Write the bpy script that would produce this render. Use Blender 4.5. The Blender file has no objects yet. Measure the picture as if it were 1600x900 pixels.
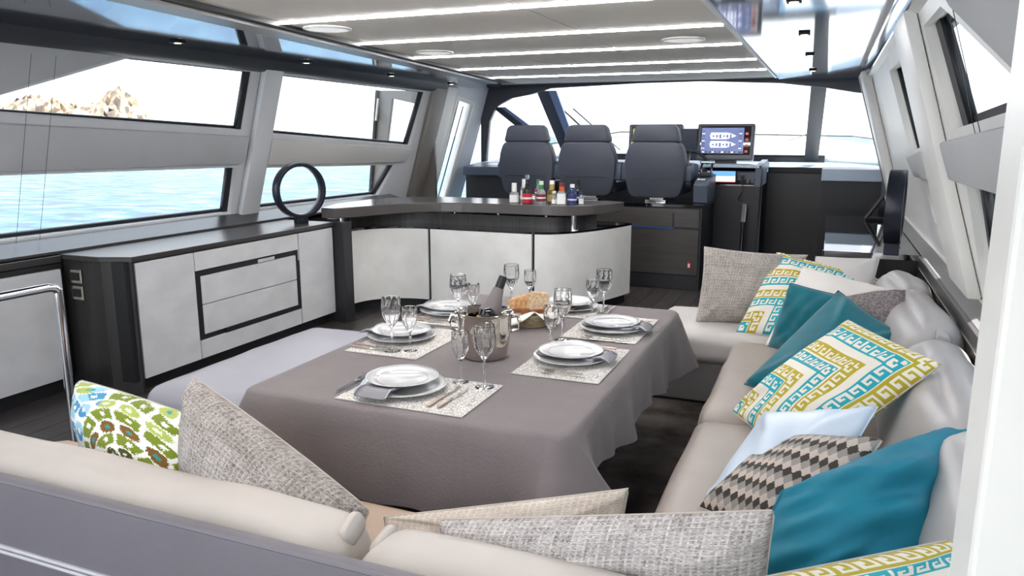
import bpy, bmesh, math, random
import numpy as np
from mathutils import Vector, Matrix
random.seed(4); RNG = np.random.default_rng(7)
scene = bpy.context.scene
COL = scene.collection
R = math.radians

# ------------------------------------------------------------------ camera
cam_d = bpy.data.cameras.new('camera'); cam = bpy.data.objects.new('camera', cam_d); COL.objects.link(cam)
cam.location = (0, 0, 1.45); cam.rotation_euler = (R(90-11.25), 0, R(22.3))
cam_d.sensor_width = 36; cam_d.lens = 1192/1600*36; cam_d.clip_start = 0.02; cam_d.clip_end = 30000
scene.camera = cam
# ------------------------------------------------------------------ sky, sun, exposure
w = bpy.data.worlds.new('sky'); scene.world = w; w.use_nodes = True
nt = w.node_tree; nt.nodes.clear()
tc = nt.nodes.new('ShaderNodeTexCoord'); sx = nt.nodes.new('ShaderNodeSeparateXYZ')
rmp = nt.nodes.new('ShaderNodeValToRGB'); bg = nt.nodes.new('ShaderNodeBackground'); wo = nt.nodes.new('ShaderNodeOutputWorld')
nt.links.new(tc.outputs['Generated'], sx.inputs[0]); nt.links.new(sx.outputs['Z'], rmp.inputs[0])
rmp.color_ramp.elements[0].position = 0.0; rmp.color_ramp.elements[0].color = (0.93, 0.965, 1.0, 1)
rmp.color_ramp.elements[1].position = 1.0; rmp.color_ramp.elements[1].color = (0.62, 0.80, 1.0, 1)
nt.links.new(rmp.outputs[0], bg.inputs[0]); nt.links.new(bg.outputs[0], wo.inputs[0])
bg.inputs[1].default_value = 1.15
sun_d = bpy.data.lights.new('sun', 'SUN'); sun_d.energy = 8.0; sun_d.angle = R(1.5); sun_d.color = (1.0, 0.97, 0.92)
sun = bpy.data.objects.new('sun', sun_d); COL.objects.link(sun)
sun.rotation_euler = Vector((-0.18, -0.42, -0.9)).to_track_quat('-Z', 'Y').to_euler()
vs = scene.view_settings
vs.view_transform = 'Standard'; vs.look = 'None'; vs.gamma = 1.0; vs.use_curve_mapping = False
vs.exposure = 1.36

# ------------------------------------------------------------------ materials
def lin(c):
    return tuple(((x/255)/12.92 if x/255 <= .04045 else ((x/255+.055)/1.055)**2.4) for x in c)
MATS = {}
def mat(name, rgb, rough=.5, metal=0., var=0., scale=8., stretch=(1,1,1), bump=0., bscale=60., emit=0., coat=0., rgb2=None, attr=None, spec=.5, sheen=0., detail=4.):
    if name in MATS: return MATS[name]
    m = bpy.data.materials.new(name); m.use_nodes = True; n = m.node_tree; b = n.nodes['Principled BSDF']
    c = lin(rgb)
    b.inputs['Base Color'].default_value = (*c, 1); b.inputs['Roughness'].default_value = rough; b.inputs['Metallic'].default_value = metal
    b.inputs['Specular IOR Level'].default_value = spec
    if coat: b.inputs['Coat Weight'].default_value = coat; b.inputs['Coat Roughness'].default_value = .04
    if sheen: b.inputs['Sheen Weight'].default_value = sheen
    if emit: b.inputs['Emission Color'].default_value = (*c, 1); b.inputs['Emission Strength'].default_value = emit
    t = n.nodes.new('ShaderNodeTexCoord'); mp = n.nodes.new('ShaderNodeMapping'); mp.inputs['Scale'].default_value = stretch
    n.links.new(t.outputs['Object'], mp.inputs[0])
    if attr:
        a = n.nodes.new('ShaderNodeVertexColor'); a.layer_name = attr; n.links.new(a.outputs[0], b.inputs['Base Color'])
    elif var or rgb2:
        no = n.nodes.new('ShaderNodeTexNoise'); no.inputs['Scale'].default_value = scale; no.inputs['Detail'].default_value = detail
        n.links.new(mp.outputs[0], no.inputs['Vector'])
        cr = n.nodes.new('ShaderNodeValToRGB'); n.links.new(no.outputs['Fac'], cr.inputs[0])
        c2 = lin(rgb2) if rgb2 else tuple(x*(1-var) for x in c)
        cr.color_ramp.elements[0].position = .35; cr.color_ramp.elements[1].position = .65
        cr.color_ramp.elements[0].color = (*c2, 1); cr.color_ramp.elements[1].color = (*c, 1)
        n.links.new(cr.outputs[0], b.inputs['Base Color'])
    if bump:
        n2 = n.nodes.new('ShaderNodeTexNoise'); n2.inputs['Scale'].default_value = bscale; n2.inputs['Detail'].default_value = 5
        n.links.new(mp.outputs[0], n2.inputs['Vector'])
        bu = n.nodes.new('ShaderNodeBump'); bu.inputs['Strength'].default_value = bump; bu.inputs['Distance'].default_value = .01
        n.links.new(n2.outputs['Fac'], bu.inputs['Height']); n.links.new(bu.outputs[0], b.inputs['Normal'])
    MATS[name] = m
    return m
def glass_pane(name='window glass', tint=(1,1,1), refl=.06):
    if name in MATS: return MATS[name]
    m = bpy.data.materials.new(name); m.use_nodes = True; n = m.node_tree; n.nodes.clear()
    o = n.nodes.new('ShaderNodeOutputMaterial'); mx = n.nodes.new('ShaderNodeMixShader'); tr = n.nodes.new('ShaderNodeBsdfTransparent'); gl = n.nodes.new('ShaderNodeBsdfGlossy')
    tr.inputs[0].default_value = (*tint, 1); gl.inputs['Roughness'].default_value = .01; mx.inputs[0].default_value = refl
    n.links.new(tr.outputs[0], mx.inputs[1]); n.links.new(gl.outputs[0], mx.inputs[2]); n.links.new(mx.outputs[0], o.inputs[0])
    MATS[name] = m; return m
def crystal_mat():
    m = bpy.data.materials.new('crystal'); m.use_nodes = True; b = m.node_tree.nodes['Principled BSDF']
    b.inputs['Base Color'].default_value = (1,1,1,1); b.inputs['Roughness'].default_value = .01; b.inputs['Transmission Weight'].default_value = 1; b.inputs['IOR'].default_value = 1.5
    return m
def bottle_glass(name, rgb):
    m = bpy.data.materials.new(name); m.use_nodes = True; b = m.node_tree.nodes['Principled BSDF']
    b.inputs['Base Color'].default_value = (*lin(rgb),1); b.inputs['Roughness'].default_value = .03; b.inputs['Transmission Weight'].default_value = .75; b.inputs['IOR'].default_value = 1.45
    return m
M_CREAM = mat('cream gelcoat', (242,241,236), .35, var=.04, scale=3)
M_PORTW = mat('backlit shade gelcoat', (214,215,217), .35, var=.03, scale=3)  # gelcoat darkened so the port wall's backlit shade sits in its colour
M_GREYUP = mat('grey upholstered panel', (188,189,191), .7, var=.05, scale=4, bump=.05, bscale=200)
M_CEIL = mat('beige ceiling panel', (230,223,213), .7, var=.04, scale=5, bump=.04, bscale=300)
M_STRIP = mat('ceiling light strip', (252,252,255), .5, emit=18.0)
M_LACQ = mat('grey mirror lacquer', (124,126,140), .06, metal=.85, var=.03, scale=1)
M_FASCIA = mat('dark grey fascia', (72,75,80), .45)
M_SLOT = mat('black track', (18,18,18), .6)
M_BRONZE = mat('taupe trim board', (122,118,114), .35)
M_FLOOR = mat('dark oak plank', (74,68,66), .32, var=.45, scale=7, stretch=(6,.6,1), bump=.06, bscale=40)
M_RUG = mat('dark mottled carpet', (106,98,92), .95, rgb2=(66,60,56), scale=6, bump=.5, bscale=400, spec=.1, detail=8)
M_BLACKWOOD = mat('black stained oak', (48,45,44), .38, var=.4, scale=14, stretch=(1,1,.12), bump=.1, bscale=60)
M_GREYWOOD = mat('brushed grey wood top', (66,63,62), .3, var=.2, scale=10, stretch=(1,.1,1))
M_PARCH = mat('pale parchment panel', (216,216,218), .36, rgb2=(204,204,205), scale=4.5, stretch=(1,1,1.6), detail=7)
M_CHROME = mat('polished chrome', (225,225,228), .06, metal=1)
M_STEEL = mat('brushed steel', (190,184,172), .22, metal=1)
M_BLACKGLOSS = mat('gloss black lacquer', (14,14,16), .05, coat=1)
M_BLACK = mat('matt black', (26,26,28), .5)
M_DARK = mat('charcoal console', (40,40,44), .45, var=.1, scale=4)
M_DASH = mat('dash slate leather', (70,78,94), .42, var=.08, scale=10, bump=.05, bscale=200)
M_SEAT = mat('charcoal seat leather', (64,67,78), .5, var=.06, scale=10, bump=.06, bscale=250)
M_LEATHER = mat('taupe sofa leather', (166,155,146), .4, var=.06, scale=5, bump=.09, bscale=9)
M_LEATHERC = mat('cream sofa leather', (192,184,176), .42, var=.05, scale=5, bump=.12, bscale=9)
M_BENCH = mat('pale lilac bench leather', (176,174,181), .42, var=.04, scale=5, bump=.08, bscale=8)
M_SOFAPANEL = mat('mauve grey leather panel', (112,107,113), .5, var=.05, scale=6, bump=.05, bscale=200)
M_PIPE = mat('light piping', (190,186,190), .5)
M_CLOTH = mat('taupe linen', (130,121,121), .85, var=.1, scale=5, bump=.3, bscale=120, sheen=.1, spec=.2)
M_PORC = mat('white porcelain', (208,207,205), .12, coat=.5)
M_PORCB = mat('blue grey rim line', (150,158,170), .2)
M_NAPK = mat('grey satin napkin', (128,126,132), .45, bump=.1, bscale=120)
M_SILVER = mat('silver cutlery', (215,210,204), .12, metal=1)
M_HANDLE = mat('pearl cutlery handle', (190,172,160), .25, metal=.5)
M_CRYSTAL = crystal_mat()
M_PANE = glass_pane()
M_WSPANE = glass_pane('tinted windscreen glass', (.60,.62,.64), .04)
M_SEA = None
M_WHITEDECK = mat('white foredeck', (196,196,194), .5)
M_LEAD = mat('white plastic disc', (228,228,226), .5, emit=.25)
M_PRINT = mat('printed cushion cloth', (230,225,215), .8, attr='print', bump=.15, bscale=350, sheen=.1, spec=.2)
M_TEAL = mat('teal velvet', (8,112,126), .6, var=.2, scale=12, bump=.1, bscale=200, sheen=.25, spec=.25)
M_TEALW = mat('teal woven cloth', (30,128,152), .6, var=.12, scale=9, bump=.2, bscale=300, spec=.3)
M_WHITEP = mat('white cotton', (236,231,225), .85, bump=.15, bscale=12)
M_SATIN = mat('pale blue satin', (206,219,233), .3, bump=.12, bscale=10)
M_GREYP = mat('pale grey cotton', (204,199,196), .8, bump=.12, bscale=14)
M_FUZZ = mat('fuzzy mauve boucle', (158,148,148), .9, rgb2=(112,103,104), scale=90, bump=.6, bscale=160, spec=.1)

# ------------------------------------------------------------------ helpers
def wloc(o):
    v = Vector((0,0,0))
    while o is not None: v += Vector(o.location); o = o.parent
    return v
def props(o, label=None, cat=None, group=None, kind=None):
    if label: o['label'] = label
    if cat: o['category'] = cat
    if group: o['group'] = group
    if kind: o['kind'] = kind
    return o
def thing(name, label, cat, loc=(0,0,0), group=None, kind=None):
    o = bpy.data.objects.new(name, None); COL.objects.link(o); o.location = loc; o.empty_display_size = .05
    return props(o, label, cat, group, kind)
def link_mesh(name, me, parent=None, m=None):
    o = bpy.data.objects.new(name, me); COL.objects.link(o)
    if m is not None and not me.materials: me.materials.append(m)
    if parent is not None:
        o.parent = parent; p = wloc(parent); me.transform(Matrix.Translation(-p))
    return o
def copy_tree(o, parent=None):
    c = o.copy(); COL.objects.link(c); c.parent = parent
    for k in list(o.children): copy_tree(k, c)
    return c
class MB:
    def __init__(s): s.bm = bmesh.new()
    def box(s, x0,x1,y0,y1,z0,z1, bev=0, M=None):
        r = bmesh.ops.create_cube(s.bm, size=1)
        vs_ = r['verts']
        for v in vs_: v.co = Vector(((x0+x1)/2+v.co.x*(x1-x0), (y0+y1)/2+v.co.y*(y1-y0), (z0+z1)/2+v.co.z*(z1-z0)))
        if bev:
            es = list({e for v in vs_ for e in v.link_edges})
            rr = bmesh.ops.bevel(s.bm, geom=es, offset=bev, segments=2, affect='EDGES', profile=.5)
            vs_ = list({v for f in rr['faces'] for v in f.verts} | {v for v in vs_ if v.is_valid})
        if M is not None: bmesh.ops.transform(s.bm, matrix=M, verts=vs_)
        return s
    def prism(s, pts, d):   # polygon (3D points) extruded by the vector d
        d = Vector(d); a = [s.bm.verts.new(Vector(p)) for p in pts]; b = [s.bm.verts.new(Vector(p)+d) for p in pts]; n = len(a)
        s.bm.faces.new(a); s.bm.faces.new(b[::-1])
        for i in range(n): s.bm.faces.new((a[i], b[i], b[(i+1)%n], a[(i+1)%n]))
        return s
    def strip(s, path, z0, z1, th):   # vertical wall along an xy path, thickness to its left
        n = len(path); nor = []
        for i in range(n):
            a = Vector(path[max(i-1,0)]); b = Vector(path[min(i+1,n-1)]); t = (b-a).normalized(); nor.append(Vector((-t.y, t.x)))
        rings = []
        for i,p in enumerate(path):
            q = Vector(p)+nor[i]*th
            rings.append([s.bm.verts.new((p[0],p[1],z0)), s.bm.verts.new((p[0],p[1],z1)), s.bm.verts.new((q.x,q.y,z1)), s.bm.verts.new((q.x,q.y,z0))])
        for i in range(n-1):
            for k in range(4): s.bm.faces.new((rings[i][k], rings[i+1][k], rings[i+1][(k+1)%4], rings[i][(k+1)%4]))
        s.bm.faces.new(rings[0]); s.bm.faces.new(rings[-1][::-1])
        return s
    def tube(s, pts, r, seg=8, closed=False):
        pts = [Vector(p) for p in pts]; n = len(pts); rings = []
        rs = r if isinstance(r, (list,tuple)) else [r]*n
        up = Vector((0,0,1))
        for i,p in enumerate(pts):
            a = pts[(i-1)%n] if closed or i>0 else p; b = pts[(i+1)%n] if closed or i<n-1 else p
            t = (b-a).normalized(); u = t.cross(up)
            if u.length < 1e-3: u = t.cross(Vector((1,0,0)))
            u.normalize(); v = u.cross(t)
            rings.append([s.bm.verts.new(p+(u*math.cos(2*math.pi*k/seg)+v*math.sin(2*math.pi*k/seg))*rs[i]) for k in range(seg)])
        m = n if closed else n-1
        for i in range(m):
            A, B = rings[i], rings[(i+1)%n]
            for k in range(seg): s.bm.faces.new((A[k], A[(k+1)%seg], B[(k+1)%seg], B[k]))
        if not closed: s.bm.faces.new(rings[0][::-1]); s.bm.faces.new(rings[-1])
        return s
    def lathe(s, prof, seg=24, c=(0,0,0), M=None):
        rings = []; allv = []
        for r,z in prof:
            if r < 1e-5: ring = [s.bm.verts.new((c[0],c[1],c[2]+z))]
            else: ring = [s.bm.verts.new((c[0]+r*math.cos(2*math.pi*k/seg), c[1]+r*math.sin(2*math.pi*k/seg), c[2]+z)) for k in range(seg)]
            rings.append(ring); allv += ring
        for A,B in zip(rings, rings[1:]):
            for k in range(seg):
                j = (k+1)%seg
                if len(A)==1 and len(B)==1: continue
                if len(A)==1: s.bm.faces.new((A[0], B[j], B[k]))
                elif len(B)==1: s.bm.faces.new((A[k], A[j], B[0]))
                else: s.bm.faces.new((A[k], A[j], B[j], B[k]))
        if M is not None: bmesh.ops.transform(s.bm, matrix=M, verts=allv)
        return s
    def build(s, name, m, parent=None, smooth=False, bevel=0, subsurf=0, M=None):
        bmesh.ops.recalc_face_normals(s.bm, faces=s.bm.faces[:])
        if bevel:
            es = [e for e in s.bm.edges if len(e.link_faces)==2 and e.calc_face_angle(0) > R(28)]
            bmesh.ops.bevel(s.bm, geom=es, offset=bevel, segments=2, affect='EDGES', profile=.5, clamp_overlap=True)
        me = bpy.data.meshes.new(name); 
        if M is not None: s.bm.transform(M)
        s.bm.to_mesh(me); s.bm.free()
        if smooth:
            me.polygons.foreach_set('use_smooth', [True]*len(me.polygons))
            if smooth != 'all':
                me.set_sharp_from_angle(angle=R(38))
        o = link_mesh(name, me, parent, m)
        if subsurf:
            md = o.modifiers.new('s', 'SUBSURF'); md.levels = subsurf; md.render_levels = subsurf
        return o
def np_mesh(name, V, F, m, parent=None, smooth=True, cols=None):
    me = bpy.data.meshes.new(name); me.from_pydata(V.tolist(), [], F.tolist()); me.validate()
    if smooth: me.polygons.foreach_set('use_smooth', [True]*len(me.polygons))
    if cols is not None:
        ca = me.color_attributes.new('print', 'FLOAT_COLOR', 'CORNER')
        c4 = np.ones((len(F), F.shape[1], 4), dtype=np.float32); c4[:,:,:3] = cols[:,None,:]
        ca.data.foreach_set('color', c4.ravel())
    return link_mesh(name, me, parent, m)
def plate(name, outer, holes, th, P, m, parent=None, bevel=0):
    """flat plate with holes; outlines are 2D, P maps local (a,b,c) to the world"""
    cu = bpy.data.curves.new('tmp','CURVE'); cu.dimensions = '2D'; cu.fill_mode = 'BOTH'; cu.extrude = th/2
    for poly in [outer]+holes:
        sp = cu.splines.new('POLY'); sp.points.add(len(poly)-1); sp.use_cyclic_u = True
        for q,p in zip(sp.points, poly): q.co = (p[0],p[1],0,1)
    o = bpy.data.objects.new('tmp', cu); COL.objects.link(o)
    dg = bpy.context.evaluated_depsgraph_get(); me = bpy.data.meshes.new_from_object(o.evaluated_get(dg))
    bpy.data.objects.remove(o); me.name = name; me.materials.clear()
    me.transform(Matrix.Translation((0,0,0)))
    co = np.empty(len(me.vertices)*3); me.vertices.foreach_get('co', co); co = co.reshape(-1,3)
    for v,c in zip(me.vertices, co): v.co = P(c[0], c[1], c[2])
    me.update()
    bm = bmesh.new(); bm.from_mesh(me); bmesh.ops.remove_doubles(bm, verts=bm.verts[:], dist=1e-5); bmesh.ops.recalc_face_normals(bm, faces=bm.faces[:]); bm.to_mesh(me); bm.free()
    return link_mesh(name, me, parent, m)
def rbox(name, m, c, half, r, puff=(0,0,0), M=None, parent=None, n=14, wr=0., seed=0, sag=0.):
    """soft rounded cushion block"""
    V=[];F=[];idx={}
    half = np.array(half,float)
    g = np.linspace(-1,1,n)
    def vid(p):
        k = tuple(np.round(p,5))
        if k not in idx: idx[k]=len(V); V.append(p)
        return idx[k]
    for ax in range(3):
        for sg in (-1,1):
            for i in range(n-1):
                for j in range(n-1):
                    q=[]
                    for a,b in ((i,j),(i+1,j),(i+1,j+1),(i,j+1)):
                        p=np.zeros(3); p[ax]=sg; p[(ax+1)%3]=g[a]; p[(ax+2)%3]=g[b]; q.append(vid(p))
                    F.append(q if sg>0 else q[::-1])
    U=np.array(V); 
    Un = np.sign(U)*np.abs(U)**.75
    P=Un*half; inner=np.clip(P,-(half-r),half-r); dd=P-inner; L=np.linalg.norm(dd,axis=1,keepdims=True); L[L==0]=1
    face=np.max(np.abs(U),axis=1)
    P=inner+dd/L*r
    for ax in range(3):
        o1,o2=[a for a in range(3) if a!=ax]
        P[:,ax]+=puff[ax]*np.sign(U[:,ax])*(np.abs(U[:,ax])>.5)*(1-U[:,o1]**2)*(1-U[:,o2]**2)
    if sag: P[:,2]-=sag*(1-U[:,0]**2)
    if wr:
        rg=np.random.default_rng(seed)
        for k in range(7):
            d=rg.normal(size=3); d/=np.linalg.norm(d); f=rg.uniform(8,26); ph=rg.uniform(0,6)
            P+= (np.sin(P@d*f+ph)*wr/ (1+k*.3))[:,None]*(U/np.linalg.norm(U,axis=1,keepdims=True))
    if M is not None: P=P@np.array(M.to_3x3()).T
    P=P+np.array(c)
    return np_mesh(name,P,np.array(F),m,parent)
def setting(o, kind='structure'): o['kind']=kind; return o

# ================================================================== THE SETTING
XC = -1.81
def port(a, b, c):     # a: along y, b: up the leaning wall from z=.86, c: thickness (inwards +)
    s = 1/math.sqrt(1.09); return Vector((-4.22+.3*b*s + c*s, a, .86+b*s - .3*c*s))
def stbd(a, b, c):
    p = port(a,b,c); return Vector((-3.62-p.x, p.y, p.z))
S = math.sqrt(1.09)
def ph(l): return [(y,(z-.86)*S) for y,z in l]
# --- floor
base = setting(MB().box(-4.5,.9,-2.2,9.4,-.08,-.012).build('floor', M_BLACK))
bd = None
for i in range(36):
    for j in range(4):
        if bd is None:
            bd = MB().box(-.0735,.0735,0,2.6,-.012,0).build('plank', M_FLOOR, base)
            first = bd
        else:
            bd = first.copy(); COL.objects.link(bd)
        bd.location = (-4.4+.15*i, -2.1+j*2.603+(.9 if i%2 else 0)*(1 if j<3 else 0), random.uniform(-.0008,.0008))
# --- ceiling
ce = setting(MB().box(-4.2,.6,-.6,8.85,2.05,2.12).build('ceiling', M_STRIP if False else mat('ceiling backing', (120,116,110), .8)))
ys = [-.55,.53,1.46,2.39,3.33,4.245,5.14,6.18,7.15,8.1]
def slotx(y): return -2.57-(y-2.66)*.128
for j in range(len(ys)-1):
    y0,y1 = ys[j]+.016, ys[j+1]-.016
    cuts = [(-.55,-.55)]
    cuts += {0:[-1.33],1:[-1.33],2:[-1.95],3:[-1.33],4:[-1.33],5:[-1.36],6:[-1.36,-2.15],7:[-1.36],8:[-1.36]}[j]
    xs = [-.55]+[c for c in cuts[1:]]
    for k,x1 in enumerate(xs):
        if k+1 < len(xs): xl0=xl1=xs[k+1]+.004
        else: xl0,xl1 = slotx(y0), slotx(y1)
        xr = x1-(.004 if k else 0)
        MB().prism([(xl0,y0,2.02),(xr,y0,2.02),(xr,y1,2.02),(xl1,y1,2.02)],(0,0,.035)).build('ceiling_panel', M_CEIL, ce, bevel=.003)
    y = ys[j+1]
    if j < len(ys)-2: MB().box(slotx(y),-.56,y-.009,y+.009,2.011,2.04).build('light_strip', M_STRIP, ce)
# header between the ceiling and windscreen
MB().prism([(-3.95,8.13,2.022),(.3,8.13,2.022),(.3,8.7,2.06),(-3.95,8.7,2.06)],(0,0,.03)).build('front_ceiling_panel', mat('pale ceiling edge',(200,204,200),.5), ce)
# right lacquer soffit
MB().box(-.53,.22,-.6,8.6,2.018,2.05).build('lacquer_panel', M_LACQ, ce)
MB().box(-.548,-.53,-.6,8.13,2.008,2.05).build('edge_trim', M_CREAM, ce)
# left soffit: black slot, taupe board, lacquer
def soff(x0f, x1f, z0, z1, name, m, y0=-.6, y1=7.5):
    n=2; MB().prism([(x0f(y0),y0,z0),(x1f(y0),y0,z0),(x1f(y1),y1,z0),(x0f(y1),y1,z0)],(0,0,z1-z0)).build(name, m, ce)
soff(lambda y: slotx(y)-.05, lambda y: slotx(y)+.005, 2.0, 2.05, 'curtain_track', M_SLOT)
soff(lambda y: slotx(y)-.2, lambda y: slotx(y)-.05, 1.985, 2.05, 'track_board', M_BRONZE)
soff(lambda y: -3.93, lambda y: slotx(y)-.2, 1.995, 2.05, 'lacquer_panel', M_LACQ, y1=8.2)

# --- walls with window openings
W = {}
pw = [[(2.6,1.585),(2.6,1.62),(3.5,1.905),(4.6,1.905),(4.6,1.487),],
      [(.9,.875),(.9,1.265),(4.58,1.22),(4.6,.868)],
      [(4.9,.868),(4.9,1.205),(6.93,1.16),(6.70,.855)],
      [(4.9,1.465),(4.9,1.905),(7.2,1.895),(7.13,1.35)],
      [(7.9,.45),(7.9,1.90),(8.42,1.85),(8.32,.45)]]
pw[0] = [(2.5,1.575),(3.5,1.905),(4.6,1.905),(4.6,1.487)]
outer = [(-.6,.0),(-.6,2.02),(8.75,2.02),(8.7,.0)]
wp = setting(plate('wall_port', ph(outer), [ph(h) for h in pw], .09, lambda a,b,c: port(a,b,c-.045), M_PORTW))
sw = [[(.2,1.50),(2.75,1.81),(2.95,1.868),(3.455,1.866),(3.33,1.473)] ,
      [(.9,.95),(.9,1.30),(3.26,1.276),(3.41,.955)],
      [(4.5,1.41),(4.5,1.845),(5.41,1.845),(5.24,1.352)],
      [(4.45,.985),(4.45,1.23),(4.9,1.205),(4.77,.985)]]
sw[0] = [(2.0,1.535),(2.78,1.81),(2.95,1.866),(3.455,1.866),(3.33,1.473),(2.0,1.52)]
sw[2] = [(4.2,1.42),(4.2,1.845),(5.41,1.845),(5.24,1.352)]
sw[3] = [(4.1,.985),(4.1,1.235),(4.9,1.205),(4.77,.985)]
ws = setting(plate('wall_starboard', ph(outer), [ph(h) for h in sw], .09, lambda a,b,c: stbd(a,b,c-.045), M_CREAM))
def inset(poly, d):
    c = np.mean(np.array(poly),axis=0); out=[]
    n=len(poly); area=sum(poly[i][0]*poly[(i+1)%n][1]-poly[(i+1)%n][0]*poly[i][1] for i in range(n))
    sg = 1 if area>0 else -1
    for i in range(n):
        p0=Vector(poly[i-1]);p1=Vector(poly[i]);p2=Vector(poly[(i+1)%n])
        e1=(p1-p0).normalized();e2=(p2-p1).normalized(); n1=Vector((-e1.y,e1.x))*sg; n2=Vector((-e2.y,e2.x))*sg
        k=(n1+n2); k=k/max(.25,1+n1.dot(n2)); out.append(tuple(p1+k*d))
    return out
wn=0
for side,holes,fn in (('p',pw,port),('s',sw,stbd)):
    for i,h in enumerate(holes):
        wn+=1
        if side=='p' and i==4: continue
        hh=ph(h); d = .016 if side=='p' else .03; 
        f = setting(plate(f'window_{wn}', hh, [inset(hh,d)], .03, lambda a,b,c: fn(a,b,c-.075), M_BLACK))
        # thicker dark jamb at the forward end
        yA=max(h,key=lambda q:q[0])[0]; 
        plate('pane', inset(hh,d*.5), [], .006, lambda a,b,c: fn(a,b,c-.075), M_PANE, f)
        fwd=sorted(h,key=lambda q:-q[0])[:2]; (ya,za),(yb,zb)=sorted(fwd,key=lambda q:q[1])
        wd=.05 if side=='p' else (.13 if i==0 else .05)
        plate('jamb', ph([(ya-wd,za+.004),(ya,za+.004),(yb,zb-.004),(yb-wd,zb-.004)]), [], .03, lambda a,b,c: fn(a,b,c-.055), M_BLACK, f)
# upholstered bands between upper and lower windows
def band(name, pts, th, fn, parent, m=M_GREYUP):
    hh=ph(pts)
    MB().prism([fn(a,b,.002) for a,b in hh], fn(0,0,th)-fn(0,0,0)).build(name, m, parent, smooth=True, bevel=min(.012,th*.45))
band('upholstered_band', [(-.3,1.30),(4.62,1.255),(4.63,1.455),(1.6,1.565),(-.3,1.62)], .035, port, wp)
band('upholstered_band', [(4.89,1.235),(7.05,1.19),(7.12,1.33),(4.89,1.435)], .03, port, wp, mat('cream upholstered band',(208,206,202),.6))
band('upholstered_panel', [(-.3,1.63),(2.47,1.583),(3.475,1.916),(-.3,1.93)], .012, port, wp)
band('upholstered_band', [(.3,1.32),(3.42,1.29),(3.46,1.435),(2.0,1.49),(.3,1.53)], .035, stbd, ws)
band('upholstered_band', [(4.1,1.25),(5.0,1.225),(5.26,1.335),(4.1,1.40)], .03, stbd, ws)
band('upholstered_panel', [(.3,1.56),(1.95,1.555),(2.70,1.83),(2.85,1.93),(.3,1.93)], .012, stbd, ws)
# pillars
band('pillar', [(4.66,.80),(4.86,.80),(4.86,1.95),(4.66,1.95)], .05, port, wp, M_PORTW)
band('pillar', [(7.28,.74),(7.55,.74),(7.55,1.99),(7.28,1.99)], .06, port, wp, mat('taupe pillar',(128,122,116),.45))
band('pillar', [(7.56,.74),(7.8,.74),(7.8,1.99),(7.56,1.99)], .05, port, wp, M_CREAM)
band('pillar', [(3.52,.80),(4.05,.80),(4.05,1.95),(3.52,1.95)], .05, stbd, ws, M_CREAM)
band('pillar', [(7.2,.60),(7.6,.60),(7.6,2.0),(7.2,2.0)], .07, stbd, ws, M_CREAM)
band('pillar', [(7.62,.60),(7.75,.60),(7.75,2.0),(7.62,2.0)], .075, stbd, ws, mat('taupe pillar',(128,122,116),.45))
# fascias over the windows, sills under them
MB().prism([(-3.925,-.6,1.908),(-3.862,-.6,1.915),(-3.825,-.6,1.945),(-3.81,-.6,1.998),(-3.96,-.6,2.03)],(0,8.1,0)).build('fascia', M_FASCIA, wp, smooth=True)
MB().prism([(.31,-.6,1.925),(.24,-.6,1.95),(.215,-.6,2.0),(.22,-.6,2.03),(.36,-.6,2.03)],(0,9.2,0)).build('fascia', M_LACQ, ws, smooth=True)
MB().prism([(.31,-.6,1.91),(.245,-.6,1.938),(.25,-.6,1.955),(.33,-.6,1.935)],(0,9.2,0)).build('cove_trim', M_CREAM, ws)
MB().prism([(-4.005,1.0,.797),(-4.015,1.0,.81),(-4.20,1.0,.862),(-4.24,1.0,.862),(-4.24,1.0,.797)],(0,5.9,0)).build('sill', M_GREYWOOD, wp)
MB().box(.602,.66,1.0,8.0,.74,.80).build('sill', M_CREAM, ws)
MB().box(-4.25,-4.065,-.5,6.9,0,.76).build('lower_lining', M_BLACKWOOD, wp)
MB().box(.606,.64,-.5,9.0,0,.74).build('lower_lining', M_BLACKWOOD, ws)
for k,(px,y) in enumerate([(-4.02,2.86),(-4.02,3.0)]):
    MB().tube([port(y,.02,.05),port(y,.9,.05) , port(y,1.07,.05)],.0013,5).build('blind_guide_wire', M_BLACK, wp)
for k in range(2):
    MB().tube([stbd(2.745-.09*k,.03,.012),stbd(2.745-.09*k,1.0,.012)],.0013,5).build('blind_guide_wire', M_BLACK, ws)

# open side door seen through the second port window
d1 = setting(thing('door_1', None, None, (-4.5,7.35,.7))); 
plate('door_leaf', [(-4.86,.6),(-4.70,1.95),(-4.02,1.93),(-4.0,.6)], [[(-4.60,1.36),(-4.52,1.86),(-4.24,1.80),(-4.34,1.32)]], .05, lambda a,b,c: Vector((a,7.55+c,b)), mat('door grey white',(112,106,100),.4), d1)
plate('door_pane', [(-4.60,1.36),(-4.52,1.86),(-4.24,1.80),(-4.34,1.32)], [], .006, lambda a,b,c: Vector((a,7.55+c,b)), M_PANE, d1)
MB().tube([(-4.84,7.5,.7),(-4.69,7.5,1.95)],.022,8).build('edge_seal', M_BLACK, d1)
MB().box(-4.20,-4.06,7.42,7.5,1.72,1.78,.01).build('door_hinge', M_CHROME, d1)
MB().tube([(-4.15,7.46,1.72),(-4.19,7.46,1.45)],.015,8).build('door_closer', M_STEEL, d1)
MB().tube([(-4.66,7.47,1.86),(-4.70,7.47,1.62)],.014,8).build('door_closer', M_STEEL, d1)
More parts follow.
